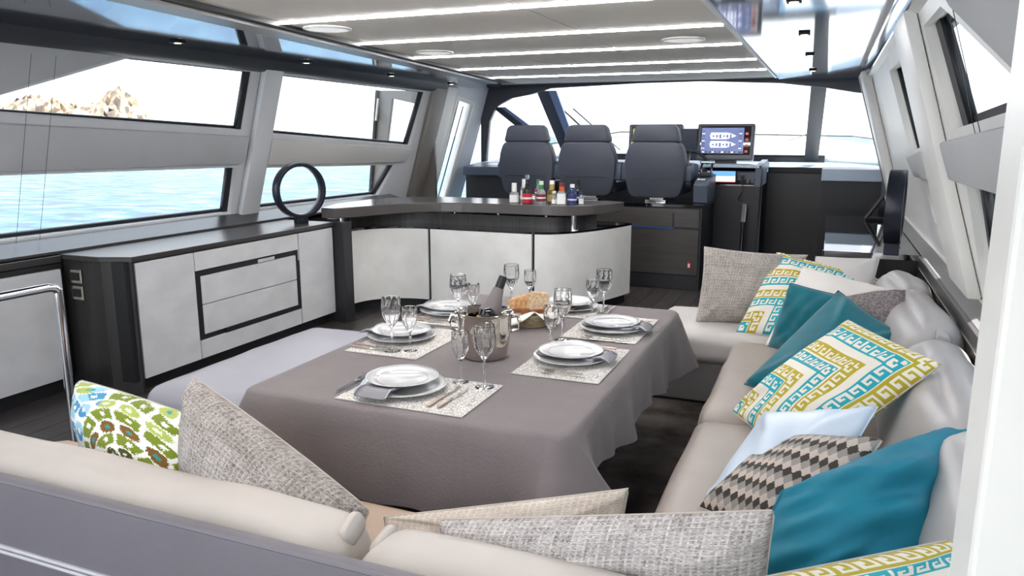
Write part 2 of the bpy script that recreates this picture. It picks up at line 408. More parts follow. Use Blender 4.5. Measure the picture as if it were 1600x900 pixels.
# forward port doorway
dh = ph([(7.9,.45),(7.9,1.90),(8.42,1.85),(8.32,.45)])
d2 = setting(plate('door_2', dh, [inset(dh,.05)], .07, lambda a,b,c: port(a,b,c-.03), M_CREAM))
plate('pane', inset(dh,.045), [], .006, lambda a,b,c: port(a,b,c-.06), M_PANE, d2)
MB().tube([port(8.12,-.3,-.09),port(8.16,1.05,-.09)],.012,6).build('door_stay', M_STEEL, d2)
MB().tube([port(8.25,-.3,-.09),port(8.32,.95,-.09)],.008,6).build('door_stay', M_BLACK, d2)

# --- windscreen
YW=8.75
hd=[(-3.98,.62),(-3.98,2.06),(-2.8,2.10),(-1.6,2.115),(.16,2.06),(.42,2.0),(.40,1.86),(.188,1.89),(-.09,1.942),(-.53,1.998),(-1.33,2.038),(-2.03,2.035),(-3.1,2.004),(-3.34,1.94),(-3.59,1.90),(-3.80,1.80),(-3.885,1.626),(-3.93,1.2),(-3.94,.62)]
ww = setting(thing('window_10', None, None, (XC,YW,1.0)))
plate('header_frame', hd, [], .10, lambda a,b,c: Vector((a,YW+c,b)), mat('dark header',(58,58,64),.4), ww)
M_MULL = mat('dark mullion',(44,43,45),.5); M_MULLB = mat('blue-lit mullion side',(112,128,158),.35)  # blue light on the mullion sides is put into the second colour
def bar(a,b,w_,d_,m,name,parent):
    a=Vector(a);b=Vector(b);x=Vector((w_,0,0)); y=Vector((0,d_,0))
    MB().prism([a-x/2,a+x/2,a+x/2+y,a-x/2+y], b-a).build(name,m,parent)
bar((-3.22,8.8,1.98),(-3.26,9.95,1.20),.15,.05,M_MULL,'mullion',ww)
bar((-3.10,8.8,1.98),(-3.15,9.95,1.20),.10,.05,M_MULLB,'mullion_lit_side',ww)
bar((-.155,8.8,1.98),(-.20,9.95,1.17),.155,.05,M_MULL,'mullion',ww)
bar((-3.82,8.8,1.80),(-3.42,9.0,1.45),.11,.05,M_MULL,'mullion',ww)
bar((-3.74,8.8,1.80),(-3.32,9.02,1.45),.08,.05,M_MULLB,'mullion_lit_side',ww)
plate('pane', [(-3.0,0),(-3.0,1.35),(-.25,1.35),(-.27,0)], [], .008, lambda a,b,c: Vector((a,9.95-b*.82,1.2+b*.58)), M_WSPANE, ww)
plate('pane', [(-.05,0),(-.05,1.35),(.35,1.30),(.45,0)], [], .008, lambda a,b,c: Vector((a,9.95-b*.82,1.2+b*.58)), M_WSPANE, ww)
plate('pane', [(-3.9,.1),(-3.75,1.1),(-3.32,1.33),(-3.35,0)], [], .008, lambda a,b,c: Vector((a,9.95-b*.82,1.2+b*.58)), M_WSPANE, ww)

def grid(nx,ny,f):
    V=[];F=[]
    for j in range(ny+1):
        for i in range(nx+1): V.append(f(i/nx,j/ny))
    for j in range(ny):
        for i in range(nx): a=j*(nx+1)+i; F.append((a,a+1,a+nx+2,a+nx+1))
    return np.array(V),np.array(F)
def deckf(u,v):
    y=10.05+v*7; hw=(2.75*(1-(v)**2.2*.85)); x=XC+(2*u-1)*hw
    z=1.215+.235*math.sin(min(v*1.7,1)*math.pi/2)-.5*max(0,v-.7)-.10*abs(2*u-1)**5
    return (x,y,z)
V,F=grid(24,24,deckf); dk=setting(np_mesh('foredeck',V,F,M_WHITEDECK)); dk.modifiers.new('t','SOLIDIFY').thickness=.06
MB().box(-3.0,-.05,9.98,10.12,1.14,1.225).build('wiper_recess',M_BLACK,dk)
MB().tube([(-3.95,10.4,1.30),(-3.2,12.5,1.52),(-1.0,14.0,1.475),(.3,12.6,1.45),(.6,10.6,1.4)],.011,6).build('grab_rail',M_BLACK,dk)
MB().tube([(-2.9,10.6,1.25),(-3.22,9.6,1.78)],.012,6).build('wiper_arm',M_BLACK,dk)
MB().tube([(-2.7,10.6,1.25),(-3.12,9.7,1.80)],.008,6).build('wiper_arm',M_BLACK,dk)
MB().tube([(-.9,10.5,1.24),(-.2,9.9,1.5)],.006,6).build('wiper_arm',M_STEEL,dk)
# sea
m=bpy.data.materials.new('turquoise sea'); m.use_nodes=True; n=m.node_tree; b=n.nodes['Principled BSDF']; b.inputs['Roughness'].default_value=.25; b.inputs['Specular IOR Level'].default_value=.12
t=n.nodes.new('ShaderNodeTexCoord'); mp=n.nodes.new('ShaderNodeMapping'); mp.inputs['Scale'].default_value=(.55,1.0,1); mp.inputs['Rotation'].default_value=(0,0,R(-60))
no=n.nodes.new('ShaderNodeTexNoise'); no.inputs['Scale'].default_value=.8; no.inputs['Detail'].default_value=9; no.inputs['Roughness'].default_value=.62
cr=n.nodes.new('ShaderNodeValToRGB'); bu=n.nodes.new('ShaderNodeBump'); bu.inputs['Strength'].default_value=.5; bu.inputs['Distance'].default_value=.6
n.links.new(t.outputs['Object'],mp.inputs[0]); n.links.new(mp.outputs[0],no.inputs['Vector']); n.links.new(no.outputs['Fac'],cr.inputs[0]); n.links.new(no.outputs['Fac'],bu.inputs['Height'])
e=cr.color_ramp.elements; e[0].position=.38; e[0].color=(*lin((3,45,80)),1); e[1].position=.63; e[1].color=(*lin((84,128,140)),1)
k=e.new(.5); k.color=(*lin((13,74,104)),1)
n.links.new(cr.outputs[0],b.inputs['Base Color']); n.links.new(bu.outputs[0],b.inputs['Normal'])
SEA_M=m
sea=props(np_mesh('sea',*grid(1,1,lambda u,v:(-9000+18000*u,-6000+18000*v,-2.3)),m),kind='structure')
# rocky island far to port
isl_V=[];isl_F=[];NU,NV=70,26
rg=np.random.default_rng(5); ns=rg.normal(size=(NU+1,NV+1))
for j in range(NV+1):
    for i in range(NU+1):
        u=i/NU; v=j/NV
        prof=np.interp(u,[0,.12,.3,.42,.55,.66,.76,.82,.9,.96,1],[.05,.42,.70,.76,.62,.62,.80,.92,.74,.5,.0])
        hump=max(0,1-abs(v*2-1)**1.4)
        z=44*prof*hump*(1+.045*ns[i,j])-2.5
        p=Vector((-556,350,0))+Vector((.62,.785,0))*(u*124)+Vector((-.785,.62,0))*((v-.3)*90)+Vector((ns[i,j]*1.2,ns[i,(j+3)%NV]*1.2,0))
        isl_V.append((p.x,p.y,max(z,-2.6)))
for j in range(NV):
    for i in range(NU): a=j*(NU+1)+i; isl_F.append((a,a+1,a+NU+2,a+NU+1))
isl=np_mesh('island',np.array(isl_V),np.array(isl_F),mat('dry rock',(186,164,132),.9,rgb2=(112,98,92),scale=.09,detail=9,bump=.3,bscale=.3),smooth=False)
props(isl,'rocky tan island on the horizon seen through the port window','island')

# unseen decks added to bounce sunlight onto the ceiling: both sides, cockpit behind camera
setting(MB().box(-5.6,-4.5,-6,8.4,.38,.5).build('bounce_deck_port',M_WHITEDECK))
setting(MB().box(.88,1.3,-6,8.4,.18,.3).build('bounce_deck_starboard',M_WHITEDECK))
setting(MB().box(-4.35,.75,-7,-2.2,-.12,-.02).build('cockpit_bounce_deck',mat('pale teak deck',(226,216,204),.6,var=.1,scale=6,stretch=(8,.5,1))))
# foreground white door post
p1=setting(MB().box(.157,.75,.80,.90,0,2.05,.006).build('trim_1', M_CREAM))
# rug
props(MB().box(-1.85,-.3,1.75,4.3,0,.012).build('rug',M_RUG),'dark brown mottled carpet on the floor under the dining table','rug')


# ================================================================== LEFT CABINETS
def face_panel(name, x, y0, y1, z0, z1, m, parent, th=.018, bev=.002):
    return MB().box(x-th, x, y0, y1, z0, z1, bev).build(name, m, parent)
cab = thing('sideboard','long low dark oak sideboard with pale parchment doors under the port windows','sideboard',(-3.75,4.0,0))
MB().box(-3.94,-3.55,3.02,4.93,.075,.765).build('carcass',M_BLACK,cab)
MB().prism([(-4.06,3.0,0),(-3.70,3.0,0),(-3.535,3.06,0),(-3.535,3.075,0),(-4.06,3.075,0)],(0,0,.77)).build('end_panel',M_BLACKWOOD,cab,bevel=.002)
MB().box(-3.9,-3.60,3.05,4.93,0,.078).build('plinth',M_BLACK,cab)
MB().prism([(-4.06,2.99,.765),(-3.70,2.99,.765),(-3.525,3.055,.765),(-3.525,4.96,.765),(-4.06,4.96,.765)],(0,0,.03)).build('top',M_GREYWOOD,cab,bevel=.003)
X=-3.532
def pnl(nm,a,b,c,d,parent=cab): return face_panel(nm,X,a,b,c,d,M_PARCH,parent)
pnl('door',3.082,3.508,.085,.755)
pnl('door',4.515,4.93,.085,.755)
g=.012
# middle bank of drawers with dark grip channels
dr=pnl('drawer',3.515,4.505,.64,.755); MB().box(X-.02,X+.002,4.07,4.24,.607,.630).build('pull',M_CHROME,dr)
dr=pnl('drawer',3.552,4.472,.425,.602)
dr=pnl('drawer',3.552,4.472,.234,.42)
dr=pnl('drawer',3.515,4.505,.085,.198)
MB().box(X-.018,X-.001,3.512,3.55,.21,.638).build('grip_channel',M_BLACK,cab)
for q in ((3.55,4.26,.604,.636),(3.74,4.475,.20,.232),(4.475,4.512,.2,.56)): MB().box(X-.018,X-.001,*q).build('grip_channel',M_BLACK,cab)
# sockets on the end panel
def end_pt(t,z): return Vector((-3.94+t,2.998,z))
for z in (.672,.577):
    so=MB().box(-3.945,-3.85,2.99,3.0,z-.04,z+.04,.003).build('socket_plate',M_STEEL,cab)
    MB().box(-3.925,-3.87,2.985,2.991,z-.022,z+.022).build('socket',M_BLACK,so)
MB().box(-3.90,-3.80,2.99,3.0,.03,.075,.003).build('socket_plate',M_DARK,cab)
# end post of the sideboard
MB().box(-3.56,-3.44,4.94,5.06,0,.795,.004).build('end_post',M_DARK,cab)
c2 = thing('low_cabinet','low pale parchment cabinet set back behind the chrome stair rail','cabinet',(-3.95,2.0,0))
MB().box(-4.06,-3.99,.4,2.985,.08,.745).build('carcass',M_BLACK,c2)
MB().box(-4.06,-4.0,.4,2.985,0,.08).build('plinth',M_BLACK,c2)
for a,b in ((.42,1.5),(1.51,2.96)): MB().box(-3.99,-3.968,a,b,.085,.715,.002).build('door',M_PARCH,c2)
MB().box(-4.06,-3.985,.4,2.985,.75,.79,.003).build('top',M_GREYWOOD,c2)

# chrome stair rail
rl = thing('stair_rail','polished chrome stair rail at the left edge beside the green cushion','rail',(-3.05,2.25,0))
MB().tube([(-3.05,.75,.815),(-3.05,2.2,.815),(-3.05,2.235,.81),(-3.05,2.25,.79)],.019,10).build('top_bar',M_CHROME,rl,smooth=True)
MB().tube([(-3.05,2.25,.80),(-3.05,2.25,.012)],.019,10).build('post',M_CHROME,rl,smooth=True)
MB().tube([(-3.05,.8,.80),(-3.05,.8,.012)],.019,10).build('post',M_CHROME,rl,smooth=True)
MB().lathe([(0,.0),(.04,.0),(.04,.012),(0,.012)],16,(-3.05,2.25,0)).build('floor_flange',M_CHROME,rl)
MB().lathe([(0,.0),(.04,.0),(.04,.012),(0,.012)],16,(-3.05,.8,0)).build('floor_flange',M_CHROME,rl)

# ================================================================== BAR
bar_t = thing('bar_counter','curved bar counter with pale parchment front panels and dark stone top','bar',(-2.6,6.0,0))
path=[(-3.55,5.12),(-3.555,5.22),(-3.52,5.36),(-3.44,5.47),(-3.32,5.55),(-3.18,5.59),(-3.06,5.60)]
def smooth_path(p,n=4):
    P=[Vector(q) for q in p]; out=[]
    for i in range(len(P)-1):
        a=P[max(i-1,0)];b=P[i];c=P[i+1];d=P[min(i+2,len(P)-1)]
        for k in range(n):
            t=k/n; out.append(tuple(.5*((2*b)+(c-a)*t+(2*a-5*b+4*c-d)*t*t+(-a+3*b-3*c+d)*t**3)))
    out.append(tuple(P[-1])); return out
pA=smooth_path(path); pB=[(-3.035,5.60),(-2.6,5.60),(-2.13,5.60)]; pC=smooth_path([(-2.105,5.602),(-1.98,5.64),(-1.87,5.74),(-1.77,5.90),(-1.68,6.10),(-1.60,6.33),(-1.55,6.52)])
for q in (pA[:9],pA[8:],pB,pC):
    MB().strip(q,.09,.69,.02).build('front_panel',mat('light parchment bar front',(246,245,241),.34,rgb2=(236,234,229),scale=4.5,detail=7),bar_t,smooth=True)
full=pA+pB+pC
off=lambda p,d:[ (lambda i:(p[i][0]-(Vector(p[min(i+1,len(p)-1)])-Vector(p[max(i-1,0)])).normalized().y*d, p[i][1]+(Vector(p[min(i+1,len(p)-1)])-Vector(p[max(i-1,0)])).normalized().x*d))(i) for i in range(len(p))]
MB().strip(off(full,.022),.085,.695,.05).build('backing',M_BLACK,bar_t,smooth=True)
MB().strip(off(full,.05),0,.09,.03).build('plinth',M_BLACK,bar_t,smooth=True)
lp=full; backp=[(-1.62,6.56),(-2.2,6.5),(-3.3,6.4),(-3.75,6.1),(-3.9,5.2)]
MB().prism([(x,y,.692) for x,y in lp+backp],(0,0,.016)).build('ledge',M_BLACKGLOSS,bar_t)
rp=smooth_path([(-3.62,5.10),(-3.6,5.40),(-3.5,5.66),(-3.3,5.80),(-3.05,5.85),(-2.5,5.87),(-2.1,5.88),(-1.95,5.95),(-1.86,6.08),(-1.8,6.3)])
MB().strip(rp,.708,.80,.08).build('riser_band',mat('grey black brushed veneer',(70,66,64),.35,var=.35,scale=16,stretch=(3,3,.2)),bar_t,smooth=True)
MB().box(-3.6,-1.9,6.1,6.4,.0,.80).build('body',M_DARK,bar_t)
sp=smooth_path([(-3.50,4.92),(-3.40,5.12),(-3.30,5.36),(-3.16,5.58),(-2.98,5.70),(-2.6,5.76),(-2.1,5.76),(-1.9,5.80),(-1.76,5.92),(-1.66,6.12),(-1.58,6.36)])
MB().prism([(x,y,.825) for x,y in sp+[(-1.72,6.42),(-2.0,6.36),(-2.5,6.30),(-3.3,6.28),(-3.6,6.1),(-3.72,5.8),(-3.74,5.3),(-3.62,4.92)]],(0,0,.08)).build('counter_top',mat('dark stone top',(92,88,86),.18,var=.08,scale=4),bar_t,bevel=.006)
for x,y in ((-3.49,5.0),(-2.95,5.90),(-2.55,5.92),(-2.12,5.92)):
    MB().lathe([(0,0),(.02,0),(.02,.03),(0,.03)],14,(x,y,.796)).build('chrome_spacer',M_CHROME,bar_t,smooth=True)
MB().lathe([(0,0),(.032,0),(.032,.12),(0,.12)],18,(-1.86,5.86,.706)).build('support_post',M_CHROME,bar_t,smooth=True)

# bottles on the bar
GCLEAR=bottle_glass('clear bottle glass',(225,232,235)); GDARK=bottle_glass('dark bottle glass',(40,30,24)); GOLIVE=bottle_glass('olive bottle glass',(150,130,60)); GBLUE=bottle_glass('blue bottle glass',(90,110,160)); GGREEN=bottle_glass('green bottle glass',(60,120,70))
cm=lambda n,c: mat(n,c,.45)
CW=cm('white label',(232,230,226)); CR=cm('red label',(190,30,44)); CG=cm('green cap',(60,140,70)); CB=cm('navy label',(38,52,110)); CO=cm('orange label',(214,98,40)); CPK=cm('maroon label',(126,24,44)); CGD=cm('gold label',(176,146,80)); CK=cm('black label',(24,20,22))
def bottle(pos, r, h, neck_r, sh, gl, capm, labm, label, lab=(.08,.42), square=False, extra=None):
    t=thing('liquor_bottle',label,'bottle',pos,'liquor bottles on the bar counter')
    prof=[(0,0),(r,0),(r,h*sh),(r*.9,h*(sh+.05)),(neck_r*1.1,h*(sh+.16)),(neck_r,h*(sh+.22)),(neck_r,h*.9),(0,h*.9)]
    mb=MB(); mb.lathe(prof,4 if square else 14,M=Matrix.Translation(pos)@Matrix.Rotation(R(45+10),4,'Z')) ; mb.build('body',gl,t,smooth=not square)
    MB().lathe([(0,h*.84),(neck_r*1.15,h*.84),(neck_r*1.15,h),(0,h)],12,pos).build('cap',capm,t,smooth=True)
    rr=r*1.02
    MB().lathe([(rr*.97,h*lab[0]),(rr,h*lab[0]),(rr,h*lab[1]),(rr*.97,h*lab[1])],4 if square else 14,M=Matrix.Translation(pos)@Matrix.Rotation(R(55),4,'Z')).build('paper_label',labm,t,smooth=not square)
    if labm in (CR,CB,CPK):
        za=h*(lab[0]*.6+lab[1]*.4); MB().lathe([(rr,za),(rr*1.012,za),(rr*1.012,za+h*.07),(rr,za+h*.07)],14,pos).build('label_band',CW,t,smooth=True)
    if extra:
        z0,z1,m_=extra; MB().lathe([(neck_r*1.1,h*z0),(neck_r*1.2,h*z0),(neck_r*1.2,h*z1),(neck_r*1.1,h*z1)],12,pos).build('neck_label',m_,t,smooth=True)
    return t
ZB=.905
bottle((-2.40,5.90,ZB),.045,.165,.018,.46,GCLEAR,CW,CW,'square clear bottle with white cap, leftmost of the bottles on the bar',(.05,.42),True,(.55,.85,CW))
bottle((-2.37,6.05,ZB),.030,.19,.016,.55,GCLEAR,CW,CW,'slim white-capped bottle half hidden behind the red-labelled one',(.1,.5),extra=(.62,.84,CW))
bottle((-2.28,5.89,ZB),.042,.235,.015,.42,GDARK,GCLEAR,CR,'tallest bottle on the bar, dark neck and red label',(.03,.36),extra=(.5,.7,CK))
bottle((-2.235,6.03,ZB),.030,.19,.014,.5,GCLEAR,CG,CR,'bottle with a bright green cap and red label on the bar',(.3,.55))
bottle((-2.165,5.91,ZB),.040,.185,.016,.50,GCLEAR,CW,CPK,'clear bottle with green neck label and maroon label on the bar',(.12,.42),extra=(.62,.84,CG))
bottle((-2.135,6.06,ZB),.030,.165,.014,.5,GOLIVE,CPK,CW,'small bottle with maroon cap behind the maroon-labelled bottle',(.1,.4))
bottle((-2.085,5.95,ZB),.034,.19,.018,.45,GOLIVE,CW,CGD,'olive gold bottle with a cream cap in the middle of the bar bottles',(.1,.4),extra=(.6,.84,CGD))
bottle((-2.04,5.88,ZB),.022,.11,.012,.55,GCLEAR,CW,CW,'small clear bottle between the gold bottle and the orange-necked bottle',(.1,.4))
bottle((-1.985,5.90,ZB),.046,.175,.018,.52,GCLEAR,CPK,CW,'square bottle with large white label and orange neck band',(.04,.52),True,(.62,.84,CO))
bottle((-1.905,5.93,ZB),.038,.165,.017,.62,GBLUE,CW,CB,'white-capped bottle with a navy blue label on the bar',(.04,.5),extra=(.72,.84,CB))
bottle((-1.90,6.07,ZB),.034,.195,.014,.5,GDARK,CK,CB,'dark slender bottle rising behind the navy-labelled bottle',(.1,.4))
bottle((-1.835,5.95,ZB),.020,.10,.010,.6,GCLEAR,CK,CW,'small clear bottle, rightmost on the bar counter',(.1,.5))

# ring sculptures
def ring(name,label,c,rad,th,wd,yaw,parent_cat='sculpture',base_z=None,sy=1.0):
    t=thing(name,label,parent_cat,(c[0],c[1],base_z))
    n=48; bm_=MB()
    M=Matrix.Translation(c)@Matrix.Rotation(yaw,4,'Z')
    rings=[]
    for k in range(n):
        a=2*math.pi*k/n; q=[]
        for rr,yy in ((rad,-wd/2),(rad,wd/2),(rad-th,wd/2),(rad-th,-wd/2)):
            q.append(bm_.bm.verts.new(M@Vector((rr*math.cos(a),yy,rr*math.sin(a)*sy))))
        rings.append(q)
    for k in range(n):
        A,B=rings[k],rings[(k+1)%n]
        for j in range(4): bm_.bm.faces.new((A[j],B[j],B[(j+1)%4],A[(j+1)%4]))
    bm_.build('ring',mat('gunmetal ring',(44,46,56),.3,metal=.4),t,smooth=True,bevel=.004)
    z0=base_z; zt=c[2]-rad*sy+.02
    MB().box(-.045,.045,-wd*.45,wd*.45,z0,zt,.004,M=Matrix.Translation((c[0],c[1],0))@Matrix.Rotation(yaw,4,'Z')).build('foot',mat('gunmetal ring',(44,46,56),.3),t)
    MB().lathe([(0,0),(.006,0),(.006,.004),(0,.004)],8,M=Matrix.Translation((c[0],c[1],(z0+zt)/2))@Matrix.Rotation(yaw,4,'Z')@Matrix.Translation((0,-wd*.47,0))@Matrix.Rotation(R(90),4,'X')).build('stud',M_CHROME,t)
    return t
ring('ring_sculpture','dark metal ring sculpture standing on the port sideboard near the windows',(-3.72,4.80,1.045),.21,.028,.075,R(68),base_z=.795)
ring('ring_sculpture','dark metal ring sculpture seen nearly edge on, on the starboard ledge',(.36,4.72,1.065),.205,.03,.085,R(83),base_z=.80)

# ================================================================== HELM
def rounded(pts, r, n=5):
    out=[]; N=len(pts)
    for i in range(N):
        p0=Vector(pts[i-1]);p=Vector(pts[i]);p2=Vector(pts[(i+1)%N])
        rr=min(r,(p0-p).length*.45,(p2-p).length*.45); a=p+(p0-p).normalized()*rr; b=p+(p2-p).normalized()*rr
        for k in range(n+1):
            t=k/n; out.append(tuple(a*(1-t)**2+p*2*t*(1-t)+b*t*t))
    return out
def helm_chair():
    t=thing('helm_chair','',  'seat')
    low=rounded([(-.25,.86),(-.30,1.05),(-.305,1.24),(-.25,1.40),(.24,1.40),(.295,1.24),(.29,1.05),(.24,.86)],.07)
    up=rounded([(-.24,1.394),(-.205,1.53),(-.165,1.562),(.165,1.562),(.20,1.53),(.235,1.394)],.03)
    f=lambda a,z,y: Vector((a, y+(z-.86)*-.06, z))
    def pad(pts,name,d):
        b=MB(); b.prism([f(x,z,0) for x,z in pts],(0,d,0)); return b.build(name,M_SEAT,t,smooth=True,bevel=.025)
    pad(low,'backrest',.15); h=pad(up,'headrest',.145)
    MB().tube([f(-.22,1.05,-.003),f(.22,1.05,-.003)],.003,5).build('seam',M_BLACK,t)
    MB().box(-.27,.27,.10,.60,.88,1.0,.04).build('seat_pad',M_SEAT,t,smooth=True)
    for s in (-1,1): 
        b=MB(); b.prism([Vector((s*.27,.03,z_)) + Vector((0,y_,0)) for y_,z_ in ((0,1.02),(0,1.16),(.06,1.20),(.42,1.18),(.46,1.08),(.3,1.0))],(s*.075,0,0)); b.build('armrest',M_DASH,t,smooth=True,bevel=.02)
    MB().box(-.07,.07,.12,.40,.825,.885,.01).build('pedestal',M_STEEL,t)
    MB().box(-.10,.10,.06,.5,.82,.838,.004).build('slide_plate',M_CHROME,t)
    return t
hs=helm_chair()
hs['group']='helm seats facing the windscreen'
for i,(x,lab) in enumerate([(-2.895,'charcoal leather helm seat on the left, behind the bar bottles'),(-2.245,'charcoal leather helm seat in the middle of the three at the helm'),(-1.555,'charcoal leather helm seat on the right, in front of a navigation screen')]):
    o=hs if i==0 else copy_tree(hs)
    o['label']=lab; o['group']='helm seats facing the windscreen'; o.location=(x,7.45,0)
hc=thing('helm_cabinet','dark grey wood cabinet carrying the helm seats, with a slotted door and drawer','cabinet',(-2.1,7.5,0))
MB().box(-3.3,-1.065,7.285,8.05,.0,.79).build('body',M_DARK,hc)
MB().box(-3.32,-1.05,7.265,8.06,.79,.82,.003).build('top',M_BLACKGLOSS,hc)
M_HC=mat('dark bronze wood front',(74,70,67),.3,var=.2,scale=9,stretch=(.3,1,3))
dr=MB().box(-2.4,-1.085,7.267,7.287,.60,.775,.002).build('drawer',M_HC,hc)
MB().box(-1.335,-1.318,7.263,7.268,.60,.735).build('grip_slot',M_BLACK,dr)
MB().box(-2.4,-1.315,7.26,7.268,.585,.599).build('reflection_slot',mat('blue slot reflection metal',(70,110,190),.2,metal=.6),dr)  # the slot's blue reflection is painted into its metal colour
dr=MB().box(-2.4,-1.085,7.267,7.287,.15,.582,.002).build('door',M_HC,hc)
la=MB().box(-1.175,-1.145,7.262,7.268,.215,.285).build('warning_label',CR,dr)
MB().box(-1.17,-1.15,7.260,7.263,.225,.262).build('warning_print',CW,dr)
MB().box(-2.4,-1.085,7.275,7.287,.01,.14).build('kick_panel',M_DARK,hc)

MB().box(-4.05,.62,9.02,9.06,0,1.06).build('front_bulkhead',M_DARK,ww)
con=thing('helm_console','dark helm console with angled binnacle carrying two navigation monitors','console',(-1.4,8.4,0))
MB().box(-4.0,-.70,8.30,9.0,0,1.0).build('body',M_DARK,con)
MB().prism([(-4.0,8.2,1.0),(-4.0,8.22,1.10),(-4.0,9.0,1.17),(-4.0,9.9,1.15),(-4.0,9.9,1.0)],(3.33,0,0)).build('dash_top',M_DASH,con,bevel=.01)
MB().box(-1.22,-.62,8.12,8.36,0,.95,.005).build('helm_front',M_DARK,con)
MB().box(-1.24,-.62,8.12,8.18,.955,.965).build('trim_line',M_CHROME,con)
MB().prism([(-.68,8.1,.95),(-.68,8.12,1.16),(-.68,8.9,1.20),(-.68,8.9,.95)],(.06,0,0)).build('side_wing',M_DASH,con)
MB().box(-1.25,-.64,8.10,8.9,1.135,1.165,.006).build('dash_shelf',mat('pale blue grey dash',(176,190,206),.35),con)
scr=MB().box(-1.16,-.86,8.105,8.125,.985,1.105,.003).build('lower_display',M_BLACK,con)
MB().box(-1.15,-.87,8.10,8.106,.995,1.05).build('chart_land',mat('screen pale',(226,226,236),.3,emit=.55),scr)
MB().box(-1.15,-.87,8.10,8.106,1.05,1.10).build('chart_water',mat('screen blue',(92,150,214),.3,emit=.5),scr)
MB().box(-1.15,-.87,8.099,8.104,.990,.997).build('chart_bar',mat('screen red',(200,80,70),.3,emit=.4),scr)
for k,xx in enumerate((-.80,-.745,-.70)):
    MB().box(xx-.017,xx+.017,8.08,8.12,.985,1.03+.03*(k==0),.004).build('handset' if k==0 else 'switch',M_BLACK if k==0 else M_DASH,con)
MB().tube([(-.80,8.08,1.03),(-.79,8.06,.9),(-.83,8.08,.82),(-.79,8.10,.80)],.006,6).build('handset_cord',M_BLACK,con)
# monitors
SB=mat('screen slate blue',(70,84,128),.25,emit=.55); SW=mat('screen white',(220,226,236),.3,emit=.7); SD=mat('screen dark',(30,34,48),.2,emit=.2); SR=mat('screen dark red',(150,20,34),.3,emit=.4); SY=mat('screen olive yellow',(180,186,30),.3,emit=.5)
def monitor(x0,x1,label,kind):
    z0,z1,y=1.20,1.585,8.5
    t=thing('navigation_monitor',label,'monitor',((x0+x1)/2,y,z0),'monitors over the helm')
    M=Matrix.Translation(((x0+x1)/2,y,z0))@Matrix.Rotation(R(-8),4,'X')
    W2=(x1-x0)/2; H=z1-z0
    def bx(nm,a,b,c,d,e,f_,m,par,bev=0):
        return MB().box(a,b,c,d,e,f_,bev,M=M).build(nm,m,par)
    bx('housing',-W2,W2,0,.12,0,H,mat('grey monitor housing',(84,86,94),.4),t,.015)
    s=bx('screen',-W2+.035,W2-.035,-.006,.003,.055,H-.025,M_BLACKGLOSS,t)
    if kind=='plan':
        bx('display',-W2+.045,W2-.105,-.010,-.006,.07,H-.045,SB,s)
        for zc,wd in ((.235,.042),(.145,.042)):
            pts=[(-.13,zc-wd*.8),(-.14,zc),(-.13,zc+wd*.8),(.03,zc+wd*.8),(.085,zc+wd*.5),(.13,zc),(.085,zc-wd*.5),(.03,zc-wd*.8)]
            b=MB(); b.prism([M@Vector((px-.02,-.0125,pz+.02)) for px,pz in pts],M.to_3x3()@Vector((0,.003,0))); b.build('deck_plan',SW,s)
            for q in range(6):
                xx=-.135+q*.036; hgt=.012+.008*((q*7)%3)
                bx('cabin_outline',xx,xx+.022,-.014,-.0124,zc+.02-hgt,zc+.02+hgt*.6,SB,s)
        bx('toolbar',-W2+.05,W2-.11,-.0118,-.010,.075,.092,SD,s)
        for q in range(8): bx('toolbar_icon',-W2+.06+q*.05,-W2+.085+q*.05,-.0128,-.0118,.078,.089,SB if q%2 else SW,s)
        for side in (-1,1):
            for q in range(8): bx('readout',(-W2+.052) if side<0 else (W2-.155),(-W2+.082) if side<0 else (W2-.125),-.012,-.010,.12+q*.026,.126+q*.026,SW if q%3==0 else SD,s)
        for q in range(4): bx('alarm_key',W2-.09,W2-.06,-.010,-.006,.08+q*.062,.105+q*.062,SR,s)
    else:
        bx('display',-W2+.045,W2-.1,-.010,-.006,.07,H-.045,SD,s)
        bx('chart',-W2+.05,-W2+.16,-.0118,-.010,.08,H-.055,SY,s)
        for q in range(3): bx('alarm_key',W2-.09,W2-.055,-.010,-.006,.1+q*.075,.12+q*.075,SR,s)
    MB().box((x0+x1)/2-.12,(x0+x1)/2+.12,y+.04,y+.16,1.14,1.24,.01).build('mount',M_DARK,t)
monitor(-2.09,-1.50,'navigation monitor behind the right helm seat, yellow chart showing','chart')
monitor(-1.335,-.745,'navigation monitor showing two white deck plans on a blue screen','plan')
MB().prism([(-1.50,8.53,1.2),(-1.335,8.53,1.2),(-1.335,8.50,1.53),(-1.50,8.50,1.53)],(0,.1,0)).build('centre_fairing',M_DASH,con)
# steering wheel
sw_=thing('steering_wheel','dark steering wheel partly hidden beside the right helm seat','steering wheel',(-1.42,8.0,1.1))
Mw=Matrix.Translation((-1.36,8.15,1.13))@Matrix.Rotation(R(-35),4,'X')
MB().tube([Mw@Vector((.20*math.cos(a),0,.20*math.sin(a))) for a in [2*math.pi*k/32 for k in range(32)]],.017,8,True).build('rim',M_BLACK,sw_,smooth=True)
for a in (90,210,330): MB().tube([Mw@Vector((0,0,0)),Mw@Vector((.19*math.cos(R(a)),0,.19*math.sin(R(a))))],.011,6).build('spoke',M_STEEL,sw_)
MB().tube([Mw@Vector((0,-.02,0)),Mw@Vector((0,.22,-.05))],.04,12).build('hub',M_DARK,sw_,smooth=True)
